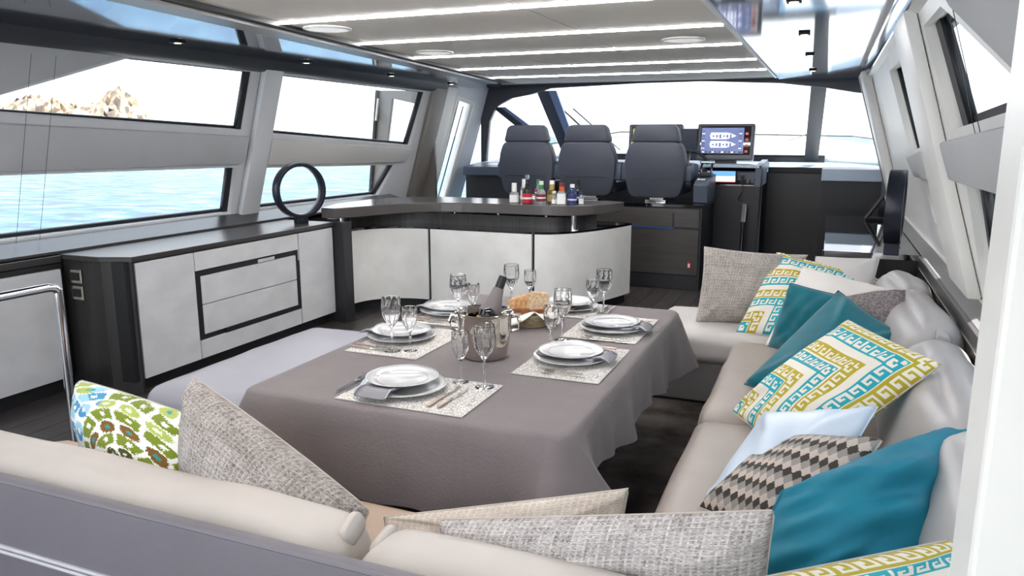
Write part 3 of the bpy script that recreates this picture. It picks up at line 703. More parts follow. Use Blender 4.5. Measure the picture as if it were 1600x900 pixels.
# throttle pod
tp=thing('throttle_pod','slate side pod with chrome throttle levers right of the helm seats','throttle',(-1.1,7.6,.82))
MB().prism([(-1.18,7.45,.82),(-1.18,7.43,1.0),(-1.18,7.50,1.03),(-1.18,7.95,1.08),(-1.18,7.95,.82)],(.14,0,0)).build('pod',M_DASH,tp,bevel=.012)
MB().box(-1.16,-1.08,7.50,7.62,1.035,1.05,.003,M=None).build('control_panel',M_STEEL,tp)
for xx in (-1.17,-1.07): MB().tube([(xx,7.78,1.05),(xx,7.80,1.13),(xx+.01,7.79,1.19)],.012,8).build('lever',M_CHROME,tp,smooth=True)
MB().box(-1.18,-1.04,7.77,7.81,1.185,1.215,.01).build('lever_grip',M_CHROME,tp)
MB().box(-1.17,-1.06,7.72,7.86,1.06,1.10,.01).build('lever_base',M_BLACK,tp)
# chrome handle by companionway
gh=thing('grab_handle','upright chrome grab handle standing by the companionway','handle',(-.76,8.0,0))
MB().tube([(-.76,8.0,0),(-.76,8.0,.62)],.018,10).build('post',M_CHROME,gh,smooth=True)
MB().prism([(-.785,7.97,.60),(-.735,7.97,.60),(-.735,8.05,.78),(-.785,8.05,.78)],(0,.03,0)).build('grip',M_CHROME,gh,bevel=.006)
# companionway bulkhead and forward starboard units
cw=setting(MB().box(-.61,-.04,8.92,8.98,0,1.06).build('wall_front',mat('charcoal bulkhead',(62,60,58),.35,var=.1,scale=3)))
MB().box(-.61,-.04,8.88,8.98,1.06,1.12,.004).build('coaming',M_BLACK,cw)
MB().box(-.60,.45,9.0,9.95,1.06,1.11,.004).build('dash_ledge',mat('pale dash ledge',(214,220,224),.4),ww)
lk=thing('forward_locker','tall black locker forward on the starboard side with pale blue top','locker',(.2,8.5,0))
MB().box(-.045,.46,7.78,8.90,0,1.04,.004).build('body',mat('black locker',(34,34,38),.4),lk)
MB().box(-.055,.46,7.76,8.90,1.04,1.15,.008).build('top',mat('pale blue grey dash',(176,190,206),.35),lk)
# starboard glossy cabinet with chrome edge forward of the sofa
gc=thing('glossy_cabinet','gloss black cabinet with chrome edges between the sofa and the black locker','cabinet',(.25,5.6,0))
MB().box(.03,.50,4.76,6.85,0,.775).build('body',M_BLACKWOOD,gc)
MB().box(.01,.505,4.74,6.87,.776,.80,.002).build('top',mat('mirror black top',(60,60,66),.03,metal=.7),gc)
MB().box(.006,.505,4.733,4.742,.77,.802).build('chrome_edge',M_CHROME,gc)
MB().box(.004,.012,4.733,4.75,.3,.802).build('chrome_edge',M_CHROME,gc)
sg=thing('folding_stay','small dark folding stay standing on the gloss cabinet','bracket',(.3,6.6,.80))
MB().tube([(.30,6.62,.81),(.42,6.62,1.0)],.016,6).build('arm',M_BLACK,sg)
MB().tube([(.30,6.62,.815),(.46,6.60,.815)],.016,6).build('foot',M_BLACK,sg)
MB().tube([(.42,6.62,1.0),(.47,6.60,.815)],.012,6).build('strut',M_STEEL,sg)

# ceiling discs and small spots
for x,y,lab in ((-2.55,3.60,'round white ceiling disc nearest the black track'),(-2.57,4.86,'round white ceiling disc farther forward by the black track'),(-.86,4.80,'round white ceiling disc near the lacquer soffit')):
    t=thing('ceiling_disc',lab,'ceiling light',(x,y,2.02),'round discs in the ceiling')
    MB().lathe([(.115,0),(.13,0),(.13,-.008),(.115,-.012)],28,(x,y,2.021)).build('ring',M_CREAM,t,smooth=True)
    MB().lathe([(0,-.008),(.115,-.008),(.115,0),(0,0)],28,(x,y,2.021)).build('diffuser',M_LEAD,t)
for x,y,z,lab in ((-.187,3.6,2.018,'small square spotlight in the right lacquer soffit, nearest the camera'),(-.18,4.75,2.018,'small square spotlight in the right lacquer soffit, second from the camera'),(-.18,5.97,2.018,'small square spotlight in the right lacquer soffit, third from the camera'),(-.188,7.35,2.018,'small square spotlight in the right lacquer soffit, nearest the windscreen'),
              (-3.57,3.56,1.995,'small square spotlight in the left lacquer soffit, nearest the camera'),(-3.65,4.87,1.995,'small square spotlight in the left lacquer soffit, second from the camera'),(-3.72,6.2,1.995,'small square spotlight in the left lacquer soffit, third from the camera'),(-3.72,7.4,1.995,'small square spotlight in the left lacquer soffit, nearest the windscreen')):
    t=thing('ceiling_spotlight',lab,'spotlight',(x,y,z),'square spotlights in the soffits')
    MB().box(x-.03,x+.03,y-.035,y+.035,z-.012,z,.002).build('housing',M_BLACK,t)
    MB().lathe([(0,-.014),(.02,-.014),(.02,-.012),(0,-.012)],12,(x,y,z)).build('lens',mat('spot lens',(255,240,215),.2,emit=1.5),t)

# ================================================================== SOFA
sofa=thing('corner_sofa','large U-shaped taupe leather sofa wrapped around the dining table','sofa',(0,2.5,0))
MB().box(-.36,.50,1.2,4.05,.02,.25,.01).build('base',mat('grey leather plinth',(140,134,134),.5),sofa)
MB().box(-.86,.02,4.08,4.74,.02,.26,.01).build('base',mat('grey leather plinth',(140,134,134),.5),sofa)
MB().box(-2.5,-.36,1.2,1.74,.02,.24,.01).build('base',mat('grey leather plinth',(140,134,134),.5),sofa)
rbox('seat_cushion',M_LEATHER,(.03,3.43,.325),(.43,.60,.085),.06,(0,0,.012),parent=sofa,n=16,wr=.002,seed=1)
rbox('seat_cushion',M_LEATHER,(.03,2.24,.325),(.43,.585,.085),.06,(0,0,.012),parent=sofa,n=16,wr=.002,seed=2)
rbox('seat_cushion',mat('pale taupe leather',(205,199,194),.4,var=.05,scale=5,bump=.09,bscale=9),(-.42,4.385,.33),(.45,.345,.085),.06,(0,0,.014),parent=sofa,n=16,wr=.002,seed=3)
rbox('seat_cushion',M_LEATHER,(.24,4.385,.33),(.21,.345,.08),.05,(0,0,.01),parent=sofa,n=12,seed=4)
rbox('seat_cushion',mat('tan seat leather',(196,172,150),.42,var=.05,scale=5,bump=.09,bscale=9),(-1.65,1.52,.325),(.86,.27,.075),.06,(0,0,.01),parent=sofa,n=16,wr=.002,seed=5)
rbox('seat_cushion',mat('tan seat leather',(196,172,150),.42),(-.40,1.40,.325),(.38,.25,.075),.06,(0,0,.01),parent=sofa,n=14,wr=.002,seed=6)
# back cushions on the starboard side, each with a stitched corner tab
def back_cushion(c,half,rot,seed,m):
    M=Matrix.Rotation(rot[2],4,'Z')@Matrix.Rotation(rot[1],4,'Y')@Matrix.Rotation(rot[0],4,'X')
    o=rbox('back_cushion',m,c,half,min(half)*.85,(.035,0,.02),M=M,parent=sofa,n=18,wr=.0035,seed=seed)
    h=Vector(half)
    t=M@Vector((-h.x*.3,-h.y*.96,h.z*.80))+Vector(c)
    b=MB(); pr=[]
    ex=M.to_3x3()@Vector((0,-1,0)); ez=M.to_3x3()@Vector((-.3,0,1)); en=M.to_3x3()@Vector((1,0,0))
    b.prism([t-ex*.03-ez*.03,t+ex*.035-ez*.01,t+ex*.04+ez*.03,t-ex*.02+ez*.045],en*.05); b.build('corner_tab',m,o,smooth=True,bevel=.012)
    return o
MG=mat('silver taupe leather',(178,174,172),.36,var=.06,scale=5,bump=.12,bscale=8)
back_cushion((.375,4.18,.55),(.095,.30,.20),(0,R(14),R(6)),11,MG)
back_cushion((.37,3.44,.56),(.10,.42,.21),(0,R(16),R(2)),12,MG)
back_cushion((.37,2.55,.55),(.10,.46,.20),(0,R(16),R(0)),13,MG)
back_cushion((.37,1.66,.55),(.10,.44,.20),(0,R(14),R(0)),14,MG)
# aft backrest: leather panel, cushions lying along it
MB().box(-2.6,.45,1.162,1.205,.02,.60,.010).build('backrest_panel',M_SOFAPANEL,sofa,smooth=True)
MB().tube([(-2.6,1.160,.418),(.45,1.160,.418)],.006,6).tube([(-2.6,1.160,.404),(.45,1.160,.404)],.006,6).build('piping',M_PIPE,sofa)
MB().tube([(-2.6,1.168,.597),(.45,1.168,.597)],.006,6).build('top_seam',M_SOFAPANEL,sofa)
for c,hx,sd in (((-1.745,1.325,.485),.83,21),((-.44,1.32,.47),.455,22)):
    o=rbox('back_cushion',M_LEATHERC,c,(hx,.125,.115),.10,(0,.01,.012),parent=sofa,n=22,wr=.0045,seed=sd)
    s=1 if c[0]<-1 else -1
    tx=c[0]+s*(hx-.02)
    rbox('corner_tab',M_LEATHERC,(tx-.012*s,1.35,c[2]+.078),(.016,.045,.026),.02,(0,0,.004),M=Matrix.Rotation(R(-14*s),4,'Y')@Matrix.Rotation(R(20),4,'X'),parent=o,n=10,wr=.002,seed=sd)
# dark oak back panel and ledge behind the starboard side
lg=setting(thing('trim_2',None,None,(.5,3,0)))
MB().box(.50,.522,1.0,4.74,.02,.765).build('back_panel',M_BLACKWOOD,lg)
MB().box(.515,.60,1.0,6.9,.745,.80,.002).build('top',mat('grey ledge top',(112,110,112),.3,var=.1,scale=8,stretch=(1,.1,1)),lg)
MB().box(.498,.515,1.0,4.74,.745,.797,.002).build('front_strip',M_GREYWOOD,lg)
MB().tube([(.497,1.0,.743),(.497,4.74,.743)],.003,5).build('edge_bead',M_STEEL,lg)
# low bench on port side of table
bn=thing('upholstered_bench','pale lilac leather bench left of the dining table','bench',(-2.2,2.9,0))
rbox('cushion',M_BENCH,(-2.255,2.86,.335),(.385,.60,.07),.065,(0,0,.012),parent=bn,n=18,wr=.002,seed=31)
MB().box(-2.60,-1.91,2.30,3.42,.02,.27,.02).build('base',M_BENCH,bn)
MB().tube([(-2.625,2.275,.275),(-1.885,2.275,.275),(-1.885,3.445,.275),(-2.625,3.445,.275)],.006,6,True).build('piping',M_PIPE,bn)
MB().box(-2.55,-1.95,2.35,3.37,.0,.03).build('plinth',M_BLACK,bn)

# ================================================================== TABLE
tb=thing('dining_table','rectangular dining table hidden under the taupe cloth','table',(-1.21,2.82,0))
MB().box(-1.77,-.65,1.97,3.67,.555,.60,.006).build('tabletop',M_BLACKWOOD,tb)
for y in (2.4,3.25):
    MB().box(-1.31,-1.11,y-.1,y+.1,.012,.555,.01).build('leg',M_STEEL,tb)
def cloth():
    x0,x1,y0,y1,zt=-1.785,-.635,1.945,3.705,.606
    rc=.045; N=480; K=26
    # perimeter of the rounded rectangle by arc length, with normals
    hw,hl=(x1-x0)/2-rc,(y1-y0)/2-rc; cx,cy=(x0+x1)/2,(y0+y1)/2
    segs=[('l',(hw+rc,-hl),(hw+rc,hl),(1,0)),('a',(hw,hl),0),('l',(hw,hl+rc),(-hw,hl+rc),(0,1)),('a',(-hw,hl),90),('l',(-hw-rc,hl),(-hw-rc,-hl),(-1,0)),('a',(-hw,-hl),180),('l',(-hw,-hl-rc),(hw,-hl-rc),(0,-1)),('a',(hw,-hl),270)]
    lens=[math.dist(s[1],s[2]) if s[0]=='l' else rc*math.pi/2*3.0 for s in segs]; T=sum(lens)
    per=[]
    for k in range(N):
        d=T*k/N; i=0
        while d>lens[i]: d-=lens[i]; i+=1
        s=segs[i]; t=d/lens[i]
        if s[0]=='l': p=(s[1][0]+(s[2][0]-s[1][0])*t,s[1][1]+(s[2][1]-s[1][1])*t); nr=s[3]
        else: a=R(s[2]+90*t); p=(s[1][0]+rc*math.cos(a),s[1][1]+rc*math.sin(a)); nr=(math.cos(a),math.sin(a))
        cor=0
        for sxx in (-1,1):
            for syy in (-1,1): cor=max(cor,math.exp(-(math.dist(p,(sxx*(hw+rc),syy*(hl+rc)))/.13)**2))
        per.append((cx+p[0],cy+p[1],nr,cor,T*k/N,i))
    V=[];F=[]
    rg=np.random.default_rng(3)
    wv=[(rg.uniform(8,34),rg.uniform(0,6.28),rg.uniform(.3,1)) for _ in range(6)]
    # top rings (shrinking) then skirt rings
    tops=[.0,.25,.5,.75,.9,.97,1.0]
    for f in tops:
        for (x,y,nr,co,s,i) in per:
            V.append((cx+(x-cx)*f, cy+(y-cy)*f, zt+.0006*math.sin(9*x+7*y)*f))
    for j in range(1,K+1):
        t=j/K
        for (x,y,nr,co,s,i) in per:
            drop={6:.285,0:.20}.get(i,.24)
            if i==0: drop=.165+.09*min(1,max(0,(y-2.0)/1.6))
            if i in (7,): drop=.16
            if i==1: drop=.26
            if i==6: drop=.275-.06*math.exp(-((x-x1)/.16)**2)
            w_=sum(a*math.sin(f*s+p) for f,p,a in wv)/3
            rad=.016*math.sin(min(1,t*8)*math.pi/2)
            outw=rad+ t*.022+ t**1.3*.028*w_*(.5 if i==6 else 1.) + .085*co*t
            z=zt-rad-drop*t+(.012*rad) + (t**2)*.018*math.sin(7*s+1)*(i!=6)
            if j==1: z=zt-.008; outw=.010
            V.append((x+nr[0]*outw,y+nr[1]*outw,z))
    nR=len(tops)+K
    for r_ in range(nR-1):
        if r_==0:
            continue
        for k in range(N): F.append((r_*N+k,r_*N+(k+1)%N,(r_+1)*N+(k+1)%N,(r_+1)*N+k))
    c=len(V); V.append((cx,cy,zt))
    V=np.array(V); Fa=np.array(F)
    me=bpy.data.meshes.new('tablecloth'); me.from_pydata(V.tolist(),[],F+[(c,N+k,N+(k+1)%N) for k in range(N)]); me.validate(); me.polygons.foreach_set('use_smooth',[True]*len(me.polygons))
    bm=bmesh.new(); bm.from_mesh(me); bmesh.ops.delete(bm,geom=[v for v in bm.verts if not v.link_faces],context='VERTS'); bmesh.ops.recalc_face_normals(bm,faces=bm.faces[:]); bm.to_mesh(me); bm.free()
    o=link_mesh('tablecloth',me,None,M_CLOTH)
    return props(o,'taupe grey linen tablecloth draped over the dining table','tablecloth')
cloth()
ZT=.6075
# placemat: woven glitter grain
def noise_cols(n,a,b,amt=1.,seed=0,rows=.5):
    rg=np.random.default_rng(seed); g=rg.random((n,n)); r=rg.random((n,1)); c=rg.random((1,n))
    t=np.clip(g*(1-rows)+(r*.5+c*.5)*rows,0,1)
    return t
def placemat():
    n=140; t=np.random.default_rng(9).random((n,n)); a=np.array(lin((232,228,222))); b=np.array(lin((150,144,138)))
    t=(t>.42)*1.0*.85+.15*t
    V,F=grid(n,n,lambda u,v:((u-.5)*.46,(v-.5)*.325,.003))
    cols=(a*t.reshape(-1,1)+b*(1-t.reshape(-1,1)))
    o=np_mesh('weave',V,F,M_PRINT,None,cols=cols)
    return o
SETS=[]
def setting_proto():
    out={}
    t=thing('placemat','','placemat'); o=placemat(); o.parent=t
    MB().box(-.232,.232,-.164,.164,0,.0025,.001).build('backing',mat('mat backing',(206,200,194),.7),t); out['mat']=t
    t=thing('charger_plate','','plate')
    MB().lathe([(0,.003),(.085,.003),(.10,.008),(.143,.019),(.145,.0205),(.143,.0215),(.10,.012),(.085,.008),(0,.008)],40).build('dish',M_PORC,t,smooth='all'); 
    MB().lathe([(.138,.0208),(.1405,.0213),(.1405,.0216),(.138,.0211)],40).build('rim_line',M_PORCB,t); out['charger']=t
    t=thing('dinner_plate','','plate')
    MB().lathe([(0,0),(.075,0),(.085,.004),(.122,.017),(.124,.0185),(.122,.0195),(.088,.0095),(.078,.005),(0,.005)],40).build('dish',M_PORC,t,smooth='all')
    MB().lathe([(.086,.0095),(.088,.0100),(.088,.0103),(.086,.0098)],40).lathe([(.118,.0185),(.1195,.0189),(.1195,.0192),(.118,.0188)],40).build('rim_line',M_PORCB,t); out['plate']=t
    # napkin folded under the plate and hanging toward the diner
    V=[];prof=[(.13,.0),(.05,.0),(-.05,.002),(-.105,.012),(-.13,.016),(-.15,.010),(-.165,.001),(-.172,-.002)]
    b=MB(); L=[]
    for y,z in prof: L.append([b.bm.verts.new((x*(1+.06*(y<-.1)),y,z)) for x in (-.055,-.02,.02,.055)])
    for A,B in zip(L,L[1:]):
        for k in range(3): b.bm.faces.new((A[k],A[k+1],B[k+1],B[k]))
    t=thing('napkin','','napkin'); o=b.build('cloth',M_NAPK,t,smooth='all',subsurf=1); o.modifiers.new('t','SOLIDIFY').thickness=.003
    MB().tube([(-.056,-.10,.0135),(-.058,-.132,.0185),(-.0585,-.150,.0125),(-.059,-.168,.0015)],.0022,5).build('hem',M_PIPE,t); MB().tube([(.056,-.10,.0135),(.058,-.132,.0185),(.0585,-.150,.0125),(.059,-.168,.0015)],.0022,5).build('hem',M_PIPE,t)
    out['napkin']=t
    def fork(L,nm):
        t=thing('fork','','fork')
        b=MB(); b.prism([(-.004,-L*.5,0),(.004,-L*.5,0),(.003,L*.1,.004),(-.003,L*.1,.004)],(0,0,.0025)); b.build('handle',M_SILVER,t,bevel=.0008)
        b=MB(); b.prism([(-.003,L*.1,.004),(.003,L*.1,.004),(.011,L*.22,.003),(.011,L*.32,.004),(-.011,L*.32,.004),(-.011,L*.22,.003)],(0,0,.0022)); h=b.build('head',M_SILVER,t)
        for k in range(4):
            x=-.0095+k*.0063; MB().prism([(x-.0014,L*.32,.004),(x+.0014,L*.32,.004),(x+.0009,L*.5,.008),(x-.0009,L*.5,.008)],(0,0,.0016)).build('tine',M_SILVER,h)
        return t
    out['fork']=fork(.20,'fork'); out['fork2']=fork(.175,'fork')
    def knife(L):
        t=thing('knife','','knife')
        MB().tube([(0,-L*.5,.005),(0,-L*.42,.005),(0,-L*.1,.005),(0,-L*.02,.004)],[.004,.0065,.005,.004],8).build('handle',M_HANDLE,t,smooth=True)
        MB().prism([(-.004,-L*.02,.003),(.005,-L*.02,.003),(.008,L*.3,.003),(.004,L*.46,.003),(-.004,L*.5,.003)],(0,0,.002)).build('blade',M_SILVER,t)
        return t
    out['knife']=knife(.225); out['knife2']=knife(.20)
    def glass(H,rb,lab,fac):
        t=thing('wine_glass','','glass')
        zb=H*.43
        prof=[(.004,zb),(.014,zb+.012*H/.2),(rb*.72,zb+H*.16),(rb*.97,zb+H*.28),(rb,zb+H*.38),(rb*.93,H*.985),(rb*.92,H),(rb*.88,H*.99),(rb*.91,zb+H*.38),(rb*.85,zb+H*.28),(rb*.56,zb+H*.17),(.010,zb+.02*H/.2),(0,zb+.017*H/.2)]
        b=MB(); b.lathe(prof,fac*2)
        for v in b.bm.verts:
            if zb+.02 < v.co.z < H*.90 and int(round(math.atan2(v.co.y,v.co.x)/(2*math.pi/(fac*2))))%2 and math.hypot(v.co.x,v.co.y)>.012:
                v.co.x*=.935; v.co.y*=.935
        b.build('bowl',M_CRYSTAL,t,smooth=False)
        MB().lathe([(.0045,.006),(.0038,H*.12),(.0042,H*.30),(.007,H*.36),(.0045,H*.40),(.004,zb)],10).build('stem',M_CRYSTAL,t,smooth='all')
        MB().lathe([(0,0),(rb*.82,0),(rb*.84,.0015),(rb*.4,.004),(.0045,.007),(0,.007)],24).build('foot',M_CRYSTAL,t,smooth='all')
        return t
    out['big']=glass(.218,.0395,'',9); out['small']=glass(.178,.0325,'',8)
    return out
proto=setting_proto(); used=set()
def place(key,x,y,z,rz,label,group):
    o=proto[key] if key not in used else copy_tree(proto[key]); used.add(key)
    o.location=(x,y,z); o.rotation_euler=(0,0,rz); o['label']=label; o['group']=group
    return o
# each: mat centre, plate centre, rotation (diner's forward), words, glass positions
sets=[((-1.21,2.145),(-1.275,2.145),0,'at the near end of the table',(-1.03,2.265),(-1.13,2.285)),
      ((-.845,2.68),(-.86,2.69),90,'on the sofa side, nearer the camera',(-.985,2.96),(-.98,2.80)),
      ((-.845,3.235),(-.835,3.20),90,'on the sofa side, farther from the camera',(-.955,3.49),(-.985,3.40)),
      ((-1.215,3.52),(-1.14,3.53),180,'at the far end of the table',(-1.41,3.43),(-1.35,3.53)),
      ((-1.575,2.70),(-1.62,2.72),-90,'on the bench side, nearer the camera',(-1.555,2.535),(-1.49,2.565)),
      ((-1.575,3.22),(-1.645,3.22),-90,'on the bench side, farther from the camera',(-1.53,3.08),(-1.465,3.10))]
def rotp(p,c,d): a=R(d); return (c[0]+p[0]*math.cos(a)-p[1]*math.sin(a), c[1]+p[0]*math.sin(a)+p[1]*math.cos(a))
for mc,pc,d,words,gb,gs in sets:
    rz=R(d)
    place('mat',*mc,ZT,rz,f'speckled silver white placemat {words}','placemats on the tablecloth')
    zz=ZT+.0035
    place('charger',*pc,zz,rz,f'large white underplate with a thin rim line {words}','white underplates')
    sh=rotp((0,0),pc,d) if d else (pc[0]-.015,pc[1]+.015)
    place('plate',*sh,zz+.0235,rz,f'white dinner plate on top of an underplate {words}','white dinner plates')
    place('napkin',*rotp((-.03 if d==0 else 0,0),pc,d),zz+.0222-.0005,rz,f'grey satin napkin hanging from under the plate {words}','grey napkins under the plates')
    fx=-.165 if d==0 else -.17
    place('fork',*rotp((fx-.03,-.02),pc,d),zz,rz,f'outer silver fork left of the plate {words}','outer forks')
    place('fork2',*rotp((fx,-.015),pc,d),zz,rz,f'inner silver fork beside the plate {words}','inner forks')
    place('knife',*rotp((.165,-.02),pc,d),zz,rz+R(-2),f'inner silver knife right of the plate {words}','inner knives')
    place('knife2',*rotp((.20,-.03),pc,d),zz,rz+R(-2),f'outer silver knife beyond the inner knife {words}','outer knives')
    onmat=lambda g: abs(rotp((g[0]-mc[0],g[1]-mc[1]),(0,0),-d)[0])<.23 and abs(rotp((g[0]-mc[0],g[1]-mc[1]),(0,0),-d)[1])<.165
    place('big',*gb,ZT+(.0035 if onmat(gb) else 0),R(7),f'larger cut crystal wine glass {words}','large wine glasses')
    place('small',*gs,ZT+(.0035 if onmat(gs) else 0),R(3),f'smaller cut crystal wine glass {words}','small wine glasses')

# ice bucket with champagne bottle
BX,BY=-1.19,2.62
ib=thing('ice_bucket','polished silver ice bucket with two handles in the middle of the table','bucket',(BX,BY,ZT))
MB().lathe([(0,.001),(.082,.001),(.088,.006),(.097,.06),(.103,.12),(.106,.165),(.112,.178),(.114,.180),(.110,.182),(.102,.168),(.099,.12),(.092,.06),(.083,.010),(0,.010)],48,(BX,BY,ZT)).build('pail',mat('polished silver',(206,199,190),.07,metal=1),ib,smooth=True)
for s in (-1,1):
    dv=Vector((math.cos(R(20))*s,math.sin(R(20))*s,0))
    pts=[Vector((BX,BY,ZT))+dv*r+Vector((0,0,z)) for r,z in ((.104,.158),(.128,.162),(.136,.14),(.130,.11),(.101,.098))]
    MB().tube(pts,.007,8).build('handle',M_SILVER,ib,smooth=True)
MB().box(-.03,.03,-.002,.002,-.03,.03,.0015,M=Matrix.Translation((BX+.055,BY-.083,ZT+.075))@Matrix.Rotation(R(33),4,'Z')).build('engraved_plate',M_STEEL,ib)
cb=thing('champagne_bottle','champagne bottle wrapped in a taupe napkin leaning in the ice bucket','bottle',(BX,BY,ZT+.03))
axis=Vector((.06,.12,.25)).normalized(); Mq=Matrix.Translation((BX-.025,BY-.045,ZT+.022))@axis.to_track_quat('Z','Y').to_matrix().to_4x4()
MB().lathe([(0,0),(.036,0),(.04,.006),(.041,.16),(.034,.19),(.020,.235),(.0145,.255),(.0145,.30),(0,.30)],24,M=Mq).build('body',bottle_glass('champagne glass',(40,44,22)),cb,smooth=True)
MB().lathe([(.0148,.265),(.0175,.27),(.0175,.295),(.0165,.318),(0,.320)],16,M=Mq).build('foil',M_BLACK,cb,smooth=True)
MB().lathe([(.0415,.07),(.042,.07),(.042,.14),(.0415,.14)],24,M=Mq).build('paper_label',CGD,cb,smooth=True)
MB().lathe([(.043,.165),(.0442,.166),(.039,.20),(.027,.235),(.020,.268),(.0188,.267),(.025,.234),(.037,.20)],20,M=Mq).build('napkin_wrap',M_CLOTH,cb,smooth=True)
nk=thing('bucket_napkin','taupe napkin draped from the champagne neck into the ice bucket','napkin',(BX,BY,ZT+.2))
V,F=grid(10,10,lambda u,v: tuple((Mq@Vector(((.046-.012*v)*math.cos(R(100+110*u)),(.046-.012*v)*math.sin(R(100+110*u)),.12+.09*v)))))
V=V+np.array([0,0,.002]); o=np_mesh('fold',V,F,M_CLOTH,nk); o.modifiers.new('t','SOLIDIFY').thickness=.003
b2=thing('wine_bottle','dark bottle with gold swirl label lying deep in the ice bucket','bottle',(BX+.01,BY-.03,ZT+.05))
ax2=Vector((.0,-.06,.2)).normalized(); M2=Matrix.Translation((BX+.03,BY+.01,ZT+.06))@ax2.to_track_quat('Z','Y').to_matrix().to_4x4()
MB().lathe([(0,0),(.034,0),(.034,.10),(.03,.12),(.015,.14),(0,.142)],20,M=M2).build('body',bottle_glass('dark green glass',(24,22,14)),b2,smooth=True)
MB().lathe([(.0345,.05),(.035,.05),(.035,.07),(.0345,.07)],20,M=M2).lathe([(.0345,.085),(.035,.085),(.035,.092),(.0345,.092)],20,M=M2).build('gold_band',CGD,b2,smooth=True)
# bread basket
QX,QY=-1.20,3.16
bk=thing('bread_basket','round woven bread basket lined with a white napkin behind the ice bucket','basket',(QX,QY,ZT))
M_WICK=mat('straw wicker',(176,158,122),.8,var=.3,scale=60)
b=MB()
for k in range(7):
    z=.006+k*.0085; r=.070+.0035*k
    b.tube([(QX+(r+.0022*(-1)**(j+k))*math.cos(2*math.pi*j/36),QY+(r+.0022*(-1)**(j+k))*math.sin(2*math.pi*j/36),ZT+z) for j in range(36)],.0046,6,True)
b.build('wicker_wall',M_WICK,bk,smooth=True)
MB().lathe([(0,.001),(.07,.001),(.07,.006),(0,.006)],24,(QX,QY,ZT)).build('bottom',M_WICK,bk)
ln=[]
def liner(u,v):
    a=2*math.pi*u; r=.015+.075*v+ (.06*v**3)*(abs(math.cos(2*a+.5))**1.5); z=.012+.055*min(1,v*1.25)+.012*math.sin(4*a)*v-.03*(v>.8)*(v-.8)*5*abs(math.cos(2*a+.5))
    return (QX+r*math.cos(a),QY+r*math.sin(a),ZT+z)
lnn=thing('bread_cloth','white napkin lining the bread basket with pointed corners','napkin',(QX,QY,ZT+.02))
V,F=grid(48,10,liner); o=np_mesh('cloth',V,F,M_WHITEP,lnn); o.modifiers.new('t','SOLIDIFY').thickness=.002
M_BREAD=mat('crisp bread',(226,186,140),.8,rgb2=(188,128,76),scale=40,bump=.4,bscale=90); M_BREAD2=mat('pale crumb',(236,212,180),.85,rgb2=(206,170,126),scale=70,bump=.4,bscale=120); M_CRUST=mat('brown crust',(150,92,52),.8,rgb2=(112,64,36),scale=50)
bl=['left end crispbread slice in the bread basket, lightest tan','second bread slice from the left in the basket','third bread slice from the left in the basket','middle bread slice standing in the basket','square pale bread slice standing tallest in the basket']
for k in range(5):
    x=QX-.062+.022*k; a=R(-24+9*k); wdt=.036 if k<4 else .042
    Ms=Matrix.Translation((x,QY-.005+.006*k,ZT+.085+.006*k))@Matrix.Rotation(R(22+3*k),4,'Z')@Matrix.Rotation(a,4,'Y')
    t=thing('bread_slice',bl[k],'bread',(x,QY,ZT+.05),'bread slices in the basket')
    MB().prism([Ms@Vector((px,-.005,pz)) for px,pz in rounded([(-wdt,-.045),(-wdt,.035),(wdt,.04),(wdt,-.045)],.012,3)],Ms.to_3x3()@Vector((0,.010,0))).build('crumb',M_BREAD2 if k==4 else M_BREAD,t)
    MB().tube([Ms@Vector((px,0,pz)) for px,pz in rounded([(-wdt,-.045),(-wdt,.035),(wdt,.04),(wdt,-.045)],.012,3)],.0055,6,True).build('crust',M_BREAD if k<4 else M_BREAD2,t)
for k,(dx,dy,an,lab) in enumerate(((-.035,-.055,12,'brown rusk lying along the front rim of the bread basket'),(.055,-.03,40,'brown rusk at the right side of the bread basket'))):
    Ms=Matrix.Translation((QX+dx,QY+dy,ZT+.074))@Matrix.Rotation(R(an),4,'Z')
    t=thing('rusk',lab,'bread',(QX+dx,QY+dy,ZT+.06))
    MB().box(-.045,.045,-.012,.012,-.009,.009,.005,M=Ms).build('crust',M_CRUST,t,smooth=True)

# ================================================================== SCATTER CUSHIONS
def hexc(*c): return np.array(lin(c))
def key_cells():
    return np.array([[1,1,1,1,0],[1,0,0,1,0],[1,0,1,1,0],[1,0,0,0,0],[1,1,1,1,1]])[::-1]
def pat_greek(n, period=.27, band=.10, flip=False, rot=0, ph=0.):
    base=hexc(236,229,215); teal=hexc(44,168,180); yel=hexc(186,168,48); K=key_cells()
    out=np.empty((n,n,3))
    for j in range(n):
        for i in range(n):
            u=(i+.5)/n; v=(j+.5)/n
            for _ in range(rot): u,v=v,1-u
            a=max(u,v); q=min(u,v); up=(v>u)
            w_=(a+ph)%period; c=base
            if w_<2*band+.008:
                tl=w_<band; ww=w_ if tl else w_-band-.008
                if 0<=ww<band:
                    r_=int(ww/band*5.6); cc=int(q/band*5.6)%5
                    if r_>=5 or K[r_, cc] : c=teal if tl else yel
            out[j,i]=c
    return out
def pat_tweed(n,a,b,seed,dark=.0):
    rg=np.random.default_rng(seed); A=np.array(lin(a)); B=np.array(lin(b)); out=np.empty((n,n,3))
    g=rg.random((n,n)); col=rg.random((1,n)); row=rg.random((n,1))
    low=np.kron(rg.random((n//8+1,n//8+1)),np.ones((8,8)))[:n,:n]
    for j in range(n):
        for i in range(n):
            pass
    I,J=np.meshgrid(np.arange(n),np.arange(n)); warp=((I//1+J)%2==0)
    t=.45*g+.20*np.where(warp,col,row)+.2*low+.22*((I%3==0)|(J%4==0))
    t=np.clip(t,0,1)[...,None]
    return A*(t)+B*(1-t)
